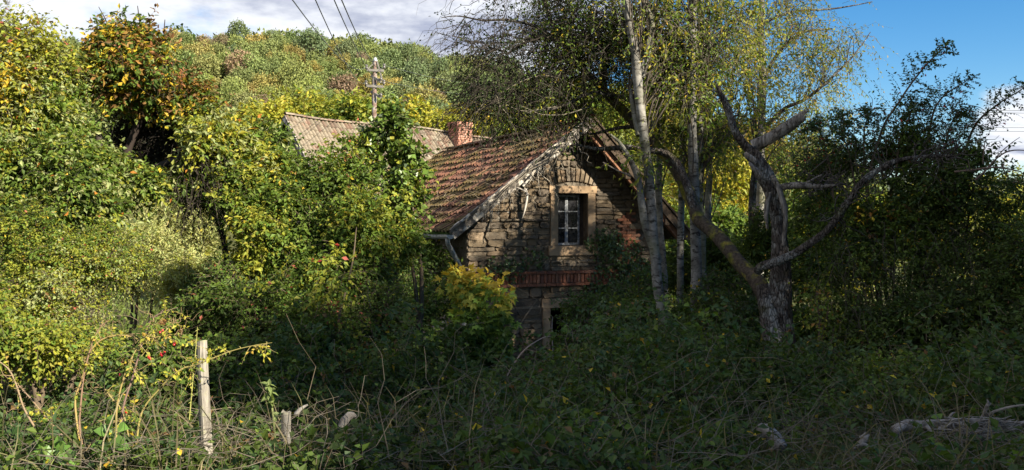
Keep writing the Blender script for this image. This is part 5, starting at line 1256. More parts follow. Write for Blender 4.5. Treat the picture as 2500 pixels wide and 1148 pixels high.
# --- dark bush on the right with rose canes above it
def build_right():
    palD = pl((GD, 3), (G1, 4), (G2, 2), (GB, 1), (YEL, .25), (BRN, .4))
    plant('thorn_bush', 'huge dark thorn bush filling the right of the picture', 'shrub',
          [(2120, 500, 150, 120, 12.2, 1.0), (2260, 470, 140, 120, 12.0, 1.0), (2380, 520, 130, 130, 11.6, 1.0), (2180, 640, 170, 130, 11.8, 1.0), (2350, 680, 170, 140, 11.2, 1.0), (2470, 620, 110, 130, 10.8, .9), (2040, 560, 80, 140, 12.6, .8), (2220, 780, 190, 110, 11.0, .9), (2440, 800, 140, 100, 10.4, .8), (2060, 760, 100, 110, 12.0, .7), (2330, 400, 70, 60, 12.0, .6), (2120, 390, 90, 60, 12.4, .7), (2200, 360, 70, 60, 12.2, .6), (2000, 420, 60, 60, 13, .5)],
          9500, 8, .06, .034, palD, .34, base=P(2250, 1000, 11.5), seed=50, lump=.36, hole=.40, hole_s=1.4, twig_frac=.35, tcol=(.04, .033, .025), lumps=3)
    t = thing('wild_rose', 'tall arching wild rose canes rising against the blue sky on the right', 'shrub', np.append(P(2200, 900, 12)[:2], ground_z(np.array([P(2200, 0, 12)[0]]), np.array([12.]))))
    b, lb, tb = Buf(), Buf(), Buf(); d = 12.0
    palW = pl((GD, 3), (GB, 3), (G1, 3), (RED, .2))
    canes = [[(2180, 900, d, 4), (2120, 520, d, 4), (2150, 330, d, 3), (2200, 240, d, 2.5), (2255, 165, d, 2), (2316, 108, d, 1)], [(2200, 900, d, 4), (2240, 520, d, 4), (2270, 320, d, 3), (2300, 240, d, 2), (2368, 193, d, 1)], [(2240, 900, d, 4), (2330, 500, d, 4), (2370, 330, d, 3), (2430, 260, d, 2), (2520, 200, d, 1)],
             [(2230, 900, d, 4), (2290, 500, d, 3), (2310, 350, d, 2.5), (2330, 290, d, 1.5), (2350, 270, d, 1)], [(2160, 900, d, 4), (2120, 500, d, 3), (2110, 330, d, 2), (2125, 270, d, 1)], [(2100, 900, d, 4), (2040, 500, d, 3), (2010, 340, d, 2), (1985, 300, d, 1)], [(2180, 800, d, 3), (2190, 400, d, 3), (2215, 300, d, 2), (2240, 250, d, 1)], [(2140, 800, d, 3), (2080, 400, d, 2), (2050, 330, d, 1.5), (2060, 280, d, 1)]]
    for s in canes:
        cv, rr = limb(b, s, 6, .05, .02, 60, c=(.10, .075, .05))
        k = np.arange(26, 60); k = np.concatenate([k, k]); bs = cv[k]; tn = nrm(cv[np.minimum(k + 1, 59)] - cv[k - 1])
        sd = nrm(np.cross(tn, rng.normal(0, 1, tn.shape))); ln = np.interp(k, [26, 59], [.55, .14])
        spray(lb, tb, bs, sd * .9 + tn * .6, ln, 12, .046, .027, palW, .1, .1, .003, 5, tcol=(.09, .07, .05), jit=.4)
    n = 150; bs = np.array([P(rng.uniform(1930, 2420), 0, 0 + 12) for _ in range(n)]); pxs = bs[:, 0] / 12 * F + 1250
    yy = np.interp(pxs, [1930, 2050, 2150, 2250, 2330, 2420], [400, 385, 345, 330, 350, 420]) + rng.uniform(-20, 60, n); bs[:, 2] = EYE - (yy - HOR) / F * 12; bs[:, 1] += rng.uniform(-.4, .4, n)
    spray(lb, tb, bs, np.array([.1, 0, .9]) + rng.normal(0, .35, (n, 3)), .35 + .45 * rng.random(n), 14, .046, .027, palW, .1, .14, .004, 6, tcol=(.07, .055, .04), jit=.4)
    for s in ([(2330, 420, 11, 3), (2420, 405, 10.8, 2.2), (2500, 420, 10.7, 1.5)], [(2380, 440, 11, 2.5), (2450, 380, 10.9, 2), (2520, 372, 10.8, 1)], [(2300, 262, 12, 1.2), (2340, 255, 12, 1), (2390, 265, 12, .8), (2420, 290, 12, .5)], [(2400, 400, 11, 2), (2405, 340, 11, 1)], [(2450, 400, 10.8, 2), (2470, 440, 10.8, 1)], [(2430, 385, 10.8, 1.5), (2470, 355, 10.8, 1), (2490, 340, 10.8, .6)], [(2120, 300, 12, 1), (2130, 250, 12, .7), (2122, 235, 12, .4)]): limb(b, s, 5, .05, .04, c=(.13, .09, .07))
    b.build('cane', M_twig, t, smooth=True); tag(lb.build('foliage', M_leaf, t), kind='stuff'); tag(tb.build('side_shoots', M_twig, t), kind='stuff')
    plant('autumn_vine', 'yellow and orange leaved vine hanging beside the broken trunk', 'climber',
          [(2010, 760, 35, 70, 11.4, .3), (2035, 810, 35, 50, 11.3, .3), (1990, 720, 35, 40, 11.6, .3)], 120, 7, .05, .034, pl((YEL, 2.4), ((.30, .16, .04), .8), (G2, 2), (G3, 2)), .3, base=P(2020, 960, 11.4), seed=52, lump=.4)
    plant('thicket', 'dark thicket filling the space behind the pale trunks and the broken tree', 'shrub',
          [(1660, 660, 100, 90, 19, .9), (1780, 640, 90, 110, 18, .9), (1880, 600, 80, 110, 16.5, .8), (1970, 640, 90, 120, 15, .8), (1800, 780, 110, 90, 15.5, .8), (1960, 800, 90, 90, 13.6, .7), (1720, 790, 90, 80, 16.5, .8), (1980, 520, 60, 80, 15.5, .6)],
          5200, 7, .075, .045, pl((GD, 3), (G1, 4), (G2, 1.5), (GB, 1), (YEL, .3)), .42, base=P(1820, 1000, 16.5), seed=53, lump=.4, hole=.36, hole_s=1.3, lumps=2, tcol=(.05, .04, .03))
    # trailing bare twigs that hang from the thorn bush
    tb = Buf(); t = thing('trailing_twigs', 'curtain of thin dark twigs hanging from the thorn bush', 'twigs', P(2200, 620, 11))
    n = 150; bs = np.array([P(rng.uniform(1990, 2500), rng.uniform(540, 780), rng.uniform(10.5, 11.4)) for _ in range(n)])
    spray(Buf(), tb, bs, np.array([.1, -.2, -.6]) + rng.normal(0, .3, (n, 3)), .4 + .8 * rng.random(n), 0, 0, 0, None, .4, .2, .003, 7, tcol=(.05, .042, .034)); tag(tb.build('twigs', M_twig, t), kind='stuff')
build_right()

# --- shrubs in the shade in front of the house
def build_front():
    specs = [('bramble_bush', 'bramble mound at the foot of the gable, right of the doorway', [(1450, 790, 90, 80, 16.0, .8), (1520, 860, 110, 80, 15.0, .8), (1420, 870, 80, 70, 15.2, .6)], 1500, pl((GD, 2), (G1, 4), (GB, 3), (G2, 1)), 55),
             ('elder_bush', 'blue-green elder between the two pale trunks', [(1560, 760, 60, 60, 15.4, .5), (1640, 850, 70, 70, 14.2, .6), (1570, 700, 50, 40, 16, .4), (1740, 720, 50, 60, 14.2, .5), (1720, 800, 60, 60, 14.0, .5), (1795, 790, 55, 80, 13.6, .5), (1800, 700, 40, 50, 14.2, .4), (1780, 870, 60, 60, 13.2, .5)], 1750, pl((GB, 4), (G1, 3), (G2, 1.5), (YEL, .15)), 56),
             ('bramble_bush', 'low bramble mound before the yellow maple', [(1060, 965, 130, 50, 10.6, .8), (1230, 965, 90, 50, 11.6, .7), (950, 960, 110, 60, 10.0, .7)], 1500, pl((GD, 2), (G1, 4), (GB, 2), (G2, 2)), 57),
             ('bramble_bush', 'bramble mound in front of the broken tree trunk', [(1760, 910, 120, 70, 11.0, .7), (1880, 955, 120, 50, 10.2, .7), (1990, 910, 110, 70, 10.6, .7), (1780, 1000, 130, 50, 9.2, .6)], 2200, pl((GD, 2), (G1, 3), (GB, 4), (BRN, .5)), 58),
             ('nettle_clump', 'dim nettle clump low on the right before the thorn bush', [(2150, 950, 120, 60, 9.6, .6), (2280, 960, 90, 50, 9.2, .5)], 900, pl((G1, 3), (G2, 3), (G3, .8), (GB, 1)), 59),
             ('goldenrod_bush', 'dull green bush under the thorn bush at the right edge', [(2400, 880, 120, 60, 10, .6), (2500, 900, 90, 70, 9.6, .6)], 900, pl((GD, 3), (G1, 3), (BRN, 1.5)), 61),
             ('bramble_bush', 'bramble mound between doorway and straight pale trunk', [(1600, 915, 120, 70, 12.0, .7), (1470, 930, 130, 70, 11.4, .7), (1330, 975, 90, 50, 12.0, .6), (1500, 1000, 140, 50, 9.6, .6)], 2200, pl((GD, 2), (G1, 4), (GB, 2), (G2, 2), (BRN, .3)), 62),
             ('bramble_bush', 'dark bramble mound behind the weathered fence post', [(560, 900, 120, 70, 9.4, .6), (420, 900, 110, 70, 9.2, .6), (680, 930, 100, 60, 9.2, .6)], 1500, pl((GD, 1), (G1, 3), (G2, 3), (GB, 1), (BRN, .4)), 63)]
    for nm, lab, bl, n, pal, sd in specs:
        plant(nm, lab, 'shrub', bl, n, 7, .065, .045, pal, .34, seed=sd, lump=.4, hole=.38, hole_s=2.0, tcol=(.10, .08, .06), twig_frac=.8)
build_front()

# --- undergrowth, grass, dead stems (nobody could count them)
def build_undergrowth():
    lb, tb = Buf(), Buf()
    pal = pl((GD, 2.6), (G1, 4), (GB, 3), (G2, 1.6), (BRN, 1.0), (YEL, .05))
    for y0, y1, dens, sc in ((5.0, 7.2, 340, 1.2), (7.2, 9.6, 300, 1.25), (9.6, 13, 190, 1.35), (13, 20, 80, 1.5)):
        n = int(dens * .6 * (y1 ** 2 - y0 ** 2) * 1.0)
        y = np.sqrt(rng.uniform(y0 ** 2, y1 ** 2, n)); x = rng.uniform(-.64, .64, n) * y
        g = ground_z(x, y); q = np.stack([x, y, x * 0], -1)
        hm = np.interp(y, [5, 7, 9, 12, 20], [.15, .30, .92, 1.3, 1.3]) * (.1 + 1.9 * vnoise(q * .8, 6) ** 1.3 + .9 * (vnoise(q * 2.2, 7) - .5))
        ok = (vnoise(q * 1.5, 12) > .40); ax_ = x / y
        bare = (ax_ > .25) & (y < 7.0); ok &= ~(bare & (rng.random(n) < .8))
        hm = hm * np.where((x / y > -.10) & (x / y < .06) & (y > 7.8) & (y < 16), .68, 1.0)
        hm = np.clip(hm, .05, 1.7); z = g + hm * rng.uniform(.25, 1, n)
        p = np.stack([x, y, z], -1)[ok]
        d = rng.normal(0, .7, p.shape) + np.array([0, -.15, .35])
        spray(lb, tb, p, d, .22 * sc * (.6 + .8 * rng.random(len(p))), 6, .058 * sc, .040 * sc, pal, .25, .15, .003, 4, patch=1.2, seed=66, tcol=(.13, .10, .07), mixv=.55, twig_frac=.6, swap=.05)
    # willowherb and nettles: upright stems with narrow leaves, in patches
    n = 5200; y = np.sqrt(rng.uniform(5.6 ** 2, 15.5 ** 2, n)); x = rng.uniform(-.62, .62, n) * y; q = np.stack([x, y, x * 0], -1)
    k = vnoise(q * .75, 21) * .7 + vnoise(q * 2.0, 22) * .3 > .56; x, y = x[k], y[k]; n = len(x)
    p = np.stack([x, y, ground_z(x, y)], -1); h = np.interp(y, [5, 7, 9, 12, 16], [.2, .38, .85, 1.25, 1.4]) * (.5 + .7 * rng.random(n))
    kind = vnoise(np.stack([x, y, x * 0], -1) * .5, 25)
    for lo, hi, L_, W_, pp, K in ((-1, .42, .085, .02, pl((G1, 3), (G2, 2), (GD, 1), (BRN, .8), ((.20, .17, .05), .5)), 22), (.42, .6, .07, .042, pl((GB, 4), (G1, 3), (GD, 1)), 18), (.6, 2, .05, .03, pl((G1, 2), (G2, 2), (BRN, 1), (GD, 1)), 20)):
        j = (kind >= lo) & (kind < hi)
        if j.sum(): spray(lb, tb, p[j], np.array([0, 0, 1.]) + rng.normal(0, .22, (j.sum(), 3)), h[j], K, L_, W_, pp, .12, .1, .0035, 6, patch=1.5, seed=70, tcol=(.12, .10, .06), leaf_from=.2, swap=.05, twig_frac=1, ldroop=.35)
    tag(lb.build('undergrowth', M_leaf), 'dim bramble and ivy undergrowth covering the bank', 'undergrowth', kind='stuff')
    tag(tb.build('undergrowth_stems', M_twig), 'thin brown stems running through the undergrowth', 'stems', kind='stuff')
    # grass
    def blades(n, xs, ys, hgt, cols, name, lab, lean=.5, wd=.006, seed=0, clump=True):
        b = Buf(); y = rng.uniform(ys[0], ys[1], n); x = rng.uniform(xs[0], xs[1], n) * y
        q = np.stack([x, y, x * 0], -1)
        if clump: k = vnoise(q * 2.2, seed) > rng.uniform(.1, .75, n); x, y = x[k], y[k]
        n = len(x); g = ground_z(x, y); base = np.stack([x, y, g], -1)
        h = hgt * (.4 + .9 * rng.random(n)); dr = rng.normal(0, lean, (n, 3)); dr[:, 2] = 1; dr = nrm(dr)
        sd = nrm(np.cross(dr, rng.normal(0, 1, (n, 3)))); bend = nrm(rng.normal(0, 1, (n, 3)) * np.array([1, 1, .2]))
        V = []
        for t, w in ((0, 1), (.35, .9), (.7, .6), (1, .08)):
            c = base + dr * (h * t)[:, None] + bend * (h * .35 * t * t)[:, None] - np.array([0, 0, 1]) * (h * .25 * t ** 3)[:, None]
            ww = (wd * w * (.6 + .8 * rng.random(n)))[:, None]; V += [c - sd * ww, c + sd * ww]
        V = np.stack(V, 1).reshape(-1, 3); i = np.arange(n)[:, None] * 8
        f = np.stack([i + np.array([[a, a + 1, a + 3, a + 2]]) for a in (0, 2, 4)], 1).reshape(-1, 4)
        cc = np.array(cols)[rng.integers(0, len(cols), n)] * (.7 + .6 * rng.random((n, 1)))
        b.add(V, f, np.repeat(cc, 3, 0)); tag(b.build(name, M_leaf), lab, 'grass', kind='stuff')
    blades(13000, (.24, .64), (4.6, 7.6), .24, [(.08, .10, .03), (.10, .10, .04), (.14, .12, .06), (.06, .085, .03)], 'grass', 'rough dim grass along the lower right edge', seed=1)
    blades(7000, (-.64, .3), (4.6, 7.4), .22, [(.10, .12, .035), (.17, .14, .07), (.22, .18, .10), (.08, .09, .03)], 'grass', 'tufts of rough grass among the brambles at lower left', seed=2)
    blades(1200, (-.6, .62), (5.2, 12), .75, [(.19, .155, .09), (.15, .125, .075), (.12, .11, .05)], 'dry_grass', 'scattered tall dry grass stalks in the undergrowth', .25, .0045, 3, False)
    blades(9000, (-.5, .1), (16, 45), .7, [(.12, .16, .035), (.16, .19, .05)], 'meadow_grass', 'sunlit long meadow grass behind the left thicket', .4, .02, 4, True)
    tb = Buf(); n = 1500; y = np.sqrt(rng.uniform(4.9 ** 2, 8.5 ** 2, n)); x = rng.uniform(-.62, .64, n) * y; bs = np.stack([x, y, ground_z(x, y) + rng.uniform(.02, .3, n)], -1)
    spray(Buf(), tb, bs, rng.normal(0, .8, (n, 3)) * np.array([1, .7, .35]) + np.array([0, 0, .12]), .3 + .7 * rng.random(n), 0, 0, 0, None, .15, .16, .0028, 6, tcol=(.12, .10, .078), sides=3)
    tag(tb.build('dead_stems', M_twig), 'tangled grey dead stems along the bottom edge', 'dead stems', kind='stuff')
    tb = Buf(); n = 430; y = rng.uniform(7.0, 14.5, n); x = rng.uniform(-.3, .6, n) * y; bs = np.stack([x, y, ground_z(x, y) + .1], -1)
    spray(Buf(), tb, bs, rng.normal(0, .45, (n, 3)) + np.array([0, 0, .8]), .7 + .9 * rng.random(n), 0, 0, 0, None, .3, .17, .0042, 8, tcol=(.14, .11, .075), sides=3)
    tag(tb.build('bramble_canes', M_twig), 'bare bramble canes standing above the undergrowth', 'canes', kind='stuff')
build_undergrowth()

# --- foreground things at the left: dog rose, posts, broad-leaved seedlings
def build_rose():
    g = P(385, 1100, 6.1); g[2] = ground_z(np.array([g[0]]), np.array([g[1]]))[0]
    t = thing('dog_rose', 'sunlit arching dog rose with bare thorny canes and red hips beside the post', 'shrub', g)
    canes = [[(390, 1110, 6.1, 5), (375, 1000, 6.1, 5), (362, 960, 6.1, 5), (370, 905, 6.0, 4.5), (400, 840, 6, 4), (430, 800, 5.95, 3.4), (490, 785, 5.9, 0)][:5] + [(215, 870, 6, 3.4)][0:0]]
    spec = [([(392, 1110, 6.1, 4.5), (375, 1020, 6.1, 4.5), (362, 960, 6.1, 4.2), (366, 900, 6.1, 4)][0:0])]
    S_ = [[(200, 1110, 6.1, 5), (185, 1020, 6.1, 4.8), (182, 970, 6.1, 4.6), (200, 920, 6.1, 4.2), (215, 870, 6.1, 4), (240, 835, 6.1, 3.6), (280, 820, 6.1, 3.2), (320, 822, 6.1, 2.8), (352, 835, 6.1, 2)],
          [(205, 1110, 6.0, 5), (193, 1040, 6.0, 4.6), (195, 980, 6.0, 4.2), (205, 910, 6.0, 3.8), (225, 840, 6.0, 3.2), (245, 800, 6.0, 2.4), (270, 780, 6.0, 1.2)],
          [(290, 1110, 6.0, 5.5), (300, 1000, 6.0, 5), (325, 920, 6.0, 4.6), (345, 850, 6.0, 4), (365, 790, 6.0, 3.4), (395, 765, 6.0, 2.6), (435, 752, 6.0, 1.2)],
          [(285, 1110, 5.9, 5), (285, 1000, 5.9, 4.6), (305, 915, 5.9, 4), (335, 850, 5.9, 3.4), (360, 830, 5.9, 2.6), (400, 820, 5.9, 2), (440, 815, 5.9, 1.2)],
          [(330, 1110, 6.2, 5), (345, 1010, 6.2, 4.6), (390, 950, 6.2, 4.2), (440, 905, 6.2, 3.6), (485, 890, 6.2, 3), (560, 860, 6.2, 2.4), (620, 845, 6.2, 1.8), (665, 838, 6.2, 1)],
          [(320, 1100, 6.1, 4), (300, 1010, 6.1, 3.6), (270, 970, 6.1, 3.4), (255, 950, 6.1, 2.4)],
          [(95, 1060, 6.2, 5), (60, 1000, 6.2, 4.6), (40, 940, 6.2, 4), (20, 900, 6.2, 3.4), (-20, 870, 6.2, 2.4)],
          [(170, 1080, 6.2, 4.2), (120, 1030, 6.2, 3.8), (80, 980, 6.2, 3.2), (45, 940, 6.2, 2)],
          [(462, 1025, 6.3, 3), (470, 930, 6.3, 2.6), (478, 850, 6.3, 2.2), (482, 800, 6.3, 1.2)],
          [(210, 1100, 6.0, 3), (250, 1050, 6, 2.6), (300, 1020, 6, 2), (330, 1000, 6, 1.2)],
          [(345, 870, 6.0, 2.4), (380, 830, 6, 2), (410, 805, 6, 1.6), (425, 785, 6, .9)], [(365, 800, 6, 2), (380, 785, 6, 1.6), (398, 787, 6, 1)]]
    b = Buf(); th = Buf(); cvs = []
    cols = [(.29, .21, .08), (.20, .125, .08), (.17, .11, .09), (.26, .20, .07), (.25, .21, .07), (.22, .18, .07), (.22, .16, .10), (.2, .14, .09), (.25, .25, .07), (.2, .15, .08), (.27, .22, .08), (.22, .15, .08)]
    for s, c in zip(S_, cols):
        cb = Buf(); cv, rr = limb(cb, [(a_, b_, c_, r_ * .52) for a_, b_, c_, r_ in s], 7, .06, .008, 50, c=c); cvs.append((cv, rr)); cb.build('cane', M_twig, t, smooth=True)
        k = rng.integers(2, 48, 26); d = nrm(np.cross(nrm(cv[k + 1] - cv[k - 1]), rng.normal(0, 1, (26, 3))))
        p0 = cv[k] + d * rr[k][:, None] * .7; q = np.stack([p0, p0 + d * .009, p0 + d * .017 - nrm(cv[k + 1] - cv[k - 1]) * .006], 1)
        v, f = tube_geo(q, np.tile([.0045, .0026, .0004], (26, 1)), 4); th.add(v, f, np.array(c) * .8)
    tag(th.build('thorns', M_twig, t), kind='stuff')
    stw = Buf(); branch_out(stw, cvs[:7] + cvs[9:], 7, .17, .05, .0022, .6, c=(.24, .17, .09), wob=.25); tag(stw.build('side_twigs', M_twig, t), kind='stuff')
    lb, tb = Buf(), Buf()
    pal = pl((G3, 4), (G4, 3), (G2, 2), ((.40, .28, .05), 1))
    for i, nlf in ((0, 8), (1, 8), (2, 16), (3, 16), (4, 26), (8, 6), (9, 8), (10, 10), (6, 5), (7, 6), (5, 4)):
        cv, rr = cvs[i]; k = rng.integers(18 if i != 4 else 16, 48, nlf)
        d = rng.normal(0, .6, (nlf, 3)) + np.array([0.1, -.2, .1])
        spray(lb, tb, cv[k], d, .09 + .08 * rng.random(nlf), 6, .034, .021, pal, .25, .1, .0016, 4, tcol=(.30, .24, .10), twig_frac=1)
    lb.build('foliage', M_leaf, t); tag(tb.build('leaf_stalks', M_twig, t), kind='stuff')
    hm = Buf(); u = np.linspace(0, np.pi, 7); prof = [(math.sin(x) * .0085 * (1 + .15 * math.cos(x)), -math.cos(x) * .012) for x in u]
    ring = [[(r * math.cos(a), r * math.sin(a), z) for a in np.arange(8) / 8 * 6.2832] for r, z in prof]; V = np.array(ring).reshape(-1, 3); idx = np.arange(56).reshape(7, 8)
    hm.add(V, np.stack([idx[:-1], np.roll(idx[:-1], -1, 1), np.roll(idx[1:], -1, 1), idx[1:]], -1).reshape(-1, 4))
    hm.add(V[48:56] * np.array([.9, .9, 1]) + np.array([0, 0, .004]), [(i, (i + 1) % 8, (i + 2) % 8) for i in (0, 2, 4, 6)])
    me = hm.mesh('rose_hip', M_hip, smooth=True)
    stb = Buf()
    for x, y in ((391, 812), (397, 807), (429, 836), (425, 841), (394, 866), (401, 862), (363, 872), (367, 876), (308, 1006), (293, 915)):
        p = P(x, y, 5.95); o = link_obj('rose_hip', me, t, p); o.rotation_euler = (rng.uniform(2.4, 3.6), rng.uniform(-.5, .5), 0); s = rng.uniform(.9, 1.25); o.scale = (s, s, s)
        j = min(range(len(cvs)), key=lambda q: np.min(np.linalg.norm(cvs[q][0] - p, axis=1))); c = cvs[j][0]; q = c[np.argmin(np.linalg.norm(c - p, axis=1))]
        add_tube(stb, [p + UZ * .01, (p + q) / 2 + UZ * .012, q], [.0014, .0015, .002], 5, 8, c=(.3, .2, .1))
    stb.build('hip_stalk', M_twig, t)
    gb = Buf(); n = 600; u = nrm(rng.normal(0, 1, (n, 3))); c0 = P(396, 786, 6.0)
    add_leaves(gb, c0 + u * np.array([.024, .02, .014]) * rng.uniform(.4, 1, (n, 1)), u + rng.normal(0, .4, u.shape), rng.normal(0, 1, u.shape), .014, .003, np.array([(.30, .16, .06)]) * (.6 + .7 * rng.random((n, 1)))); gb.build('gall', M_gall, t)
build_rose()

def build_posts():
    g = P(500, 1060, 6.5); g[2] = ground_z(np.array([g[0]]), np.array([g[1]]))[0]
    b = Buf(); n, k = 16, 12; V = []
    for i in range(n):
        s = i / (n - 1); c = P(505 - 13 * s, 1130 - 296 * s, 6.5 + .05 * s)
        for j in range(k):
            a = j / k * 6.2832; r = .040 * (1 + .12 * (vnoise(np.array([[math.cos(a) * 2.2, math.sin(a) * 2.2, s * 1.5]]), 5)[0] - .5) + .06 * math.cos(4 * a)) * (1.12 - .16 * s)
            V.append(c + np.array([math.cos(a) * r, math.sin(a) * r, (.014 * math.cos(a + .7) if i == n - 1 else 0)]))
    idx = np.arange(n * k).reshape(n, k); b.add(V, np.stack([idx[:-1], np.roll(idx[:-1], -1, 1), np.roll(idx[1:], -1, 1), idx[1:]], -1).reshape(-1, 4))
    top = np.array(V[-k:]); b.add(np.vstack([top, top.mean(0) + UZ * .006]), [(i, (i + 1) % k, k) for i in range(k)])
    tag(b.build('fence_post', M_post, origin=g), 'tall pale weathered fence post beside the dog rose', 'post')
    b = Buf(); g = P(697, 1090, 6.6); V = []
    for i in range(10):
        s = i / 9; c = P(697 + 2 * s, 1150 - 143 * s, 6.6)
        for j in range(10):
            a = j / 10 * 6.2832; r = .037 * (1 + .25 * (vnoise(np.array([[math.cos(a) * 3, math.sin(a) * 3, s * 2]]), 8)[0] - .5)); V.append(c + np.array([math.cos(a) * r, math.sin(a) * r, (.03 * (vnoise(np.array([[a * 3, 0, 0.]]), 2)[0] - .5) * 2 if i == 9 else 0)]))
    idx = np.arange(100).reshape(10, 10); b.add(V, np.stack([idx[:-1], np.roll(idx[:-1], -1, 1), np.roll(idx[1:], -1, 1), idx[1:]], -1).reshape(-1, 4)); top = np.array(V[-10:]); b.add(np.vstack([top, top.mean(0) - UZ * .01]), [(i, (i + 1) % 10, 10) for i in range(10)])
    tag(b.build('fence_post', M_post, origin=g), 'short rotten stub of a post standing in brambles', 'post')
build_posts()

def build_seedlings():
    def seed(label, spots, d, base, sz, seedn):
        g = P(*base, d); g[2] = ground_z(np.array([g[0]]), np.array([d]))[0]
        t = thing('broadleaf_seedling', label, 'plant', g); sb = Buf()
        for x, y, r, ang in spots:
            p = P(x, y, d + rng.uniform(-.08, .08)); ax = np.array([math.cos(ang), -.35, math.sin(ang)]); L = r * 2 * d / F
            lb = Buf(); c = np.array([(.10, .19, .035)]) * rng.uniform(.75, 1.25)
            add_broad(lb, [p - nrm(ax) * L / 2], [ax], [np.array([rng.normal(0, .35), -.75, .75])], L, L * .85, c, .1); lb.build('leaf', M_glossy, t)
            add_tube(sb, [g - UZ * .05, (g + p) / 2 + rng.normal(0, .03, 3), p - nrm(ax) * L / 2], [.005, .004, .0022], 5, 10, c=(.14, .17, .05))
        sb.build('stem', M_twig, t)
    seed('seedling with big bright heart-shaped leaves at the lower left corner', [(110, 1108, 26, 2.6), (150, 1095, 24, .5), (143, 1082, 18, 1.8), (165, 1120, 28, -.3), (118, 1135, 26, -2.6), (95, 1085, 15, 2.2)], 5.7, (135, 1160), 1, 1)
    seed('seedling with broad leaves catching light under the rose canes', [(270, 1030, 22, 1.3), (252, 1052, 22, 2.8), (296, 1045, 20, .2), (280, 1078, 28, .5), (240, 1100, 28, -2.2), (260, 1135, 30, -.6), (300, 1090, 18, 0)], 5.9, (265, 1160), 1, 2)
    t_ = P(660, 1020, 6.6); g = t_.copy(); g[2] = ground_z(np.array([g[0]]), np.array([g[1]]))[0]
    t = thing('sow_thistle', 'lone pale-leaved upright weed left of the rotten post stub', 'plant', g); sb, lb = Buf(), Buf()
    cv, _ = limb(sb, [(675, 1120, 6.6, 3), (668, 1030, 6.6, 2.6), (660, 960, 6.6, 2), (655, 935, 6.6, 1)], 6, c=(.16, .18, .07)); k = rng.integers(5, len(cv) - 1, 26)
    add_broad(lb, cv[k], rng.normal(0, .8, (26, 3)) + np.array([0, -.3, .2]), np.array([0, -.4, .8]) + rng.normal(0, .4, (26, 3)), .055 + .03 * rng.random(26), .035, np.array([(.17, .22, .07)]) * (.7 + .6 * rng.random((26, 1))))
    sb.build('stem', M_twig, t); lb.build('foliage', M_leaf, t)
build_seedlings()

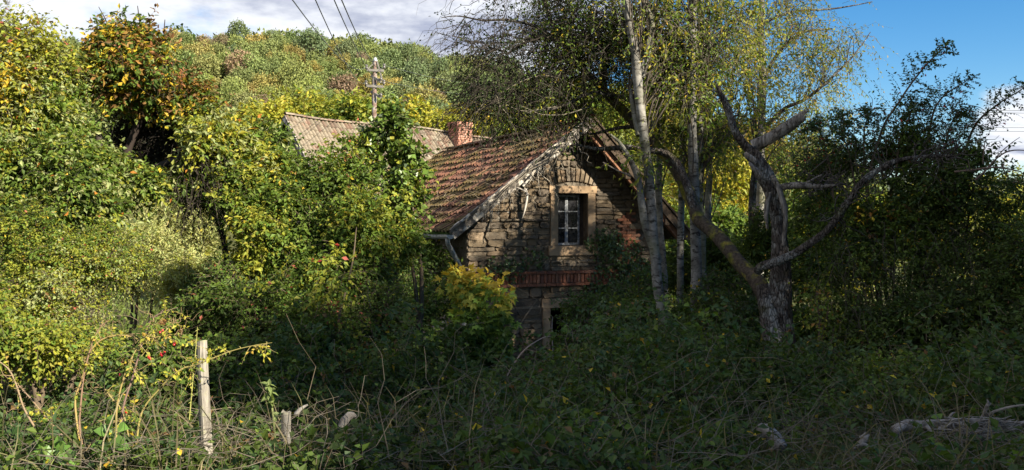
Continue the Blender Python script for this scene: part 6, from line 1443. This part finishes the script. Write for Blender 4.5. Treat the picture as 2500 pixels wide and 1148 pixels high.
# --- fallen wood
def build_deadwood():
    def log(name, label, specs, cat, m=M_pale, sides=9, rough=.2, wob=.02):
        b = Buf(); x, y, d, r = specs[0][0]
        for s in specs: limb(b, s, sides if s is specs[0] else 6, rough, wob, c=(.2, .17, .15))
        tag(b.build(name, m, origin=P(x, y, d), smooth=True), label, cat)
    log('fallen_branch', 'long fallen grey branch with broken forks at the lower right', [[(2180, 1052, 6.9, 12), (2215, 1038, 6.9, 13), (2260, 1040, 6.9, 11), (2330, 1035, 6.9, 9), (2400, 1030, 6.9, 8), (2470, 1035, 6.9, 6), (2540, 1030, 6.9, 4)], [(2215, 1038, 6.9, 9), (2190, 1050, 6.8, 6), (2195, 1066, 6.8, 2)], [(2222, 1040, 6.9, 6), (2224, 1026, 6.85, 3)], [(2262, 1042, 6.85, 7), (2280, 1060, 6.8, 4), (2298, 1080, 6.75, 2)],
        [(2395, 1028, 6.9, 5), (2405, 1000, 6.85, 5), (2411, 985, 6.8, 4), (2408, 975, 6.8, 1)], [(2409, 990, 6.8, 3.5), (2418, 985, 6.8, 2)], [(2400, 1020, 6.9, 4), (2430, 1003, 6.8, 3.6), (2470, 992, 6.7, 3), (2520, 985, 6.6, 2)], [(2420, 1028, 6.85, 4), (2470, 1030, 6.8, 3), (2520, 1036, 6.7, 2)], [(2380, 1030, 6.85, 4), (2410, 1048, 6.75, 3), (2450, 1070, 6.7, 1.5)], [(2310, 1035, 6.9, 4), (2322, 1015, 6.85, 3), (2330, 1010, 6.85, 1)], [(2430, 1035, 6.85, 3), (2440, 1050, 6.8, 2), (2470, 1042, 6.8, 1)], [(2350, 1035, 6.85, 4), (2360, 1050, 6.8, 3), (2385, 1062, 6.7, 1.5)]], 'fallen branch')
    log('brushwood', 'heap of thin grey brushwood lying on the fallen branch', [[(2330 + rng.uniform(-60, 130), 1030 + rng.uniform(-12, 30), 6.85, 2.4), (2400 + rng.uniform(-60, 60), 1035 + rng.uniform(-12, 35), 6.75, 2), (2440 + rng.uniform(-80, 80), 1045 + rng.uniform(-30, 40), 6.7, .8)] for _ in range(60)], 'brushwood', M_pale)
    log('rotten_log', 'short rotten log end sticking up in the undergrowth, bottom right of centre', [[(1858, 1045, 6.4, 13), (1875, 1058, 6.3, 17), (1895, 1080, 6.2, 18), (1906, 1096, 6.15, 16)], [(1862, 1050, 6.4, 6), (1850, 1036, 6.4, 2)]], 'log')
    log('fallen_log', 'thin grey log lying in grass at the bottom right edge', [[(2200, 1125, 5.9, 11), (2240, 1136, 5.85, 11), (2275, 1150, 5.8, 9), (2310, 1170, 5.8, 7)], [(2255, 1138, 5.85, 5), (2262, 1130, 5.85, 2)]], 'log')
    log('rotten_log', 'pale broken log piece lying in brambles right of the post stub', [[(835, 1042, 7.0, 10), (848, 1024, 7.0, 11), (862, 1018, 7.0, 8), (872, 1020, 7, 3)]], 'log')
    log('grey_stick', 'small grey dead root poking out by the rotten post stub', [[(722, 1010, 6.8, 5), (735, 997, 6.8, 5), (752, 988, 6.8, 2)]], 'dead root')
    log('leaning_stick', 'bare stick leaning diagonally in front of the pale trunks', [[(1490, 1035, 9.5, 5), (1520, 985, 9.5, 5), (1560, 932, 9.5, 4), (1622, 888, 9.5, 3)], [(1558, 935, 9.5, 3), (1548, 918, 9.5, 2.4), (1540, 898, 9.5, 1.4)]], 'stick')
    log('fallen_branch', 'thin pale fallen branch lying across the undergrowth at bottom centre right', [[(1560, 1035, 8, 4), (1640, 1040, 8, 4), (1700, 1034, 8, 3.5), (1760, 1050, 8, 2)], [(1640, 1038, 8, 3), (1680, 1060, 7.9, 2), (1720, 1078, 7.8, 1)]], 'fallen branch')
    log('arching_bramble', 'tall arching bare bramble stem left of the doorway', [[(1220, 1010, 11, 2.4), (1235, 930, 11, 2.2), (1275, 860, 11, 2), (1320, 828, 11, 1.4), (1345, 822, 11, .8)]], 'stem', M_twig, 6, .05)
    log('dry_weed', 'straight dry weed stem standing before the dark doorway', [[(1352, 960, 12, 2), (1350, 870, 12, 1.8), (1348, 800, 12, 1.4), (1350, 775, 12, .8)], [(1350, 830, 12, 1.2), (1356, 822, 12, .6)], [(1349, 810, 12, 1.2), (1343, 800, 12, .6)]], 'weed', M_twig, 6, .05)
    log('grey_stick', 'broken grey branch stump lying in the bright nettles at right', [[(2246, 990, 9, 7), (2258, 1003, 8.9, 8), (2272, 1016, 8.9, 4)]], 'stick')
    log('dry_root', 'small pile of grey dead roots in the grass right of the rotten log', [[(2095, 1085, 6.3, 7), (2110, 1070, 6.3, 8), (2120, 1062, 6.3, 3)], [(2085, 1095, 6.2, 5), (2105, 1085, 6.2, 5), (2125, 1092, 6.2, 2)], [(2100, 1068, 6.3, 4), (2112, 1055, 6.3, 2)]], 'dead root')
build_deadwood()

# --- the row of trees on the near bank beside the viewpoint; their shade lies over the foreground
def build_bank_trees():
    pr = np.array([.669, .743]); vs = np.array([.743, -.669])
    pal = pl((GD, 1), (G1, 3), (G2, 2), (G3, 1))
    lbls = ['lowest', 'second', 'third', 'fourth', 'fifth', 'sixth', 'seventh', 'eighth', 'ninth']
    for i, (u, V, top, r) in enumerate([(4.8, 8.6, 5.7, .7), (6.7, 9.0, 8.0, 1.0), (7.3, 9.2, 8.9, 1.9), (9.8, 9.5, 9.6, 2.0), (12.4, 9.2, 9.9, 2.0), (15.0, 9.6, 10.7, 2.1), (17.6, 9.4, 12.0, 2.1), (20.2, 9.6, 12.2, 2.1), (22.6, 9.2, 11.5, 1.9)]):
        xy = pr * u + vs * V; g = ground_z(np.array([xy[0]]), np.array([xy[1]]))[0]; top += EYE; h = top - g
        bl = []; z = g + .6 + r * .4; k = 0
        while z < top - r * .4:
            for q in range(2): bl.append((np.array([xy[0] + rng.uniform(-.4, .4) * r, xy[1] + rng.uniform(-.4, .4) * r, z + rng.uniform(-.2, .2)]), np.array([r * rng.uniform(.75, 1), r * rng.uniform(.75, 1), r * .62])))
            z += r * .75
        bl.append((np.array([xy[0], xy[1], top - r * .55]), np.array([r * .6, r * .6, r * .62])))
        plant('bank_tree', lbls[i] + ' tree, counted from the camera, in the row on the near road bank', 'tree', bl, int(1500 + 170 * len(bl)), 7, .16, .10, pal, .6, stems=[[(xy[0], xy[1], g - .3, .16), (xy[0] + .1, xy[1], g + h * .5, .12), (xy[0], xy[1], top - r * .4, .03)]], base=(xy[0], xy[1], 0), inner=.15, hole=.22, hole_s=.9, seed=200 + i, front=.5, twig_r=.008, twig_frac=.2, group='row of trees on the near road bank')
build_bank_trees()
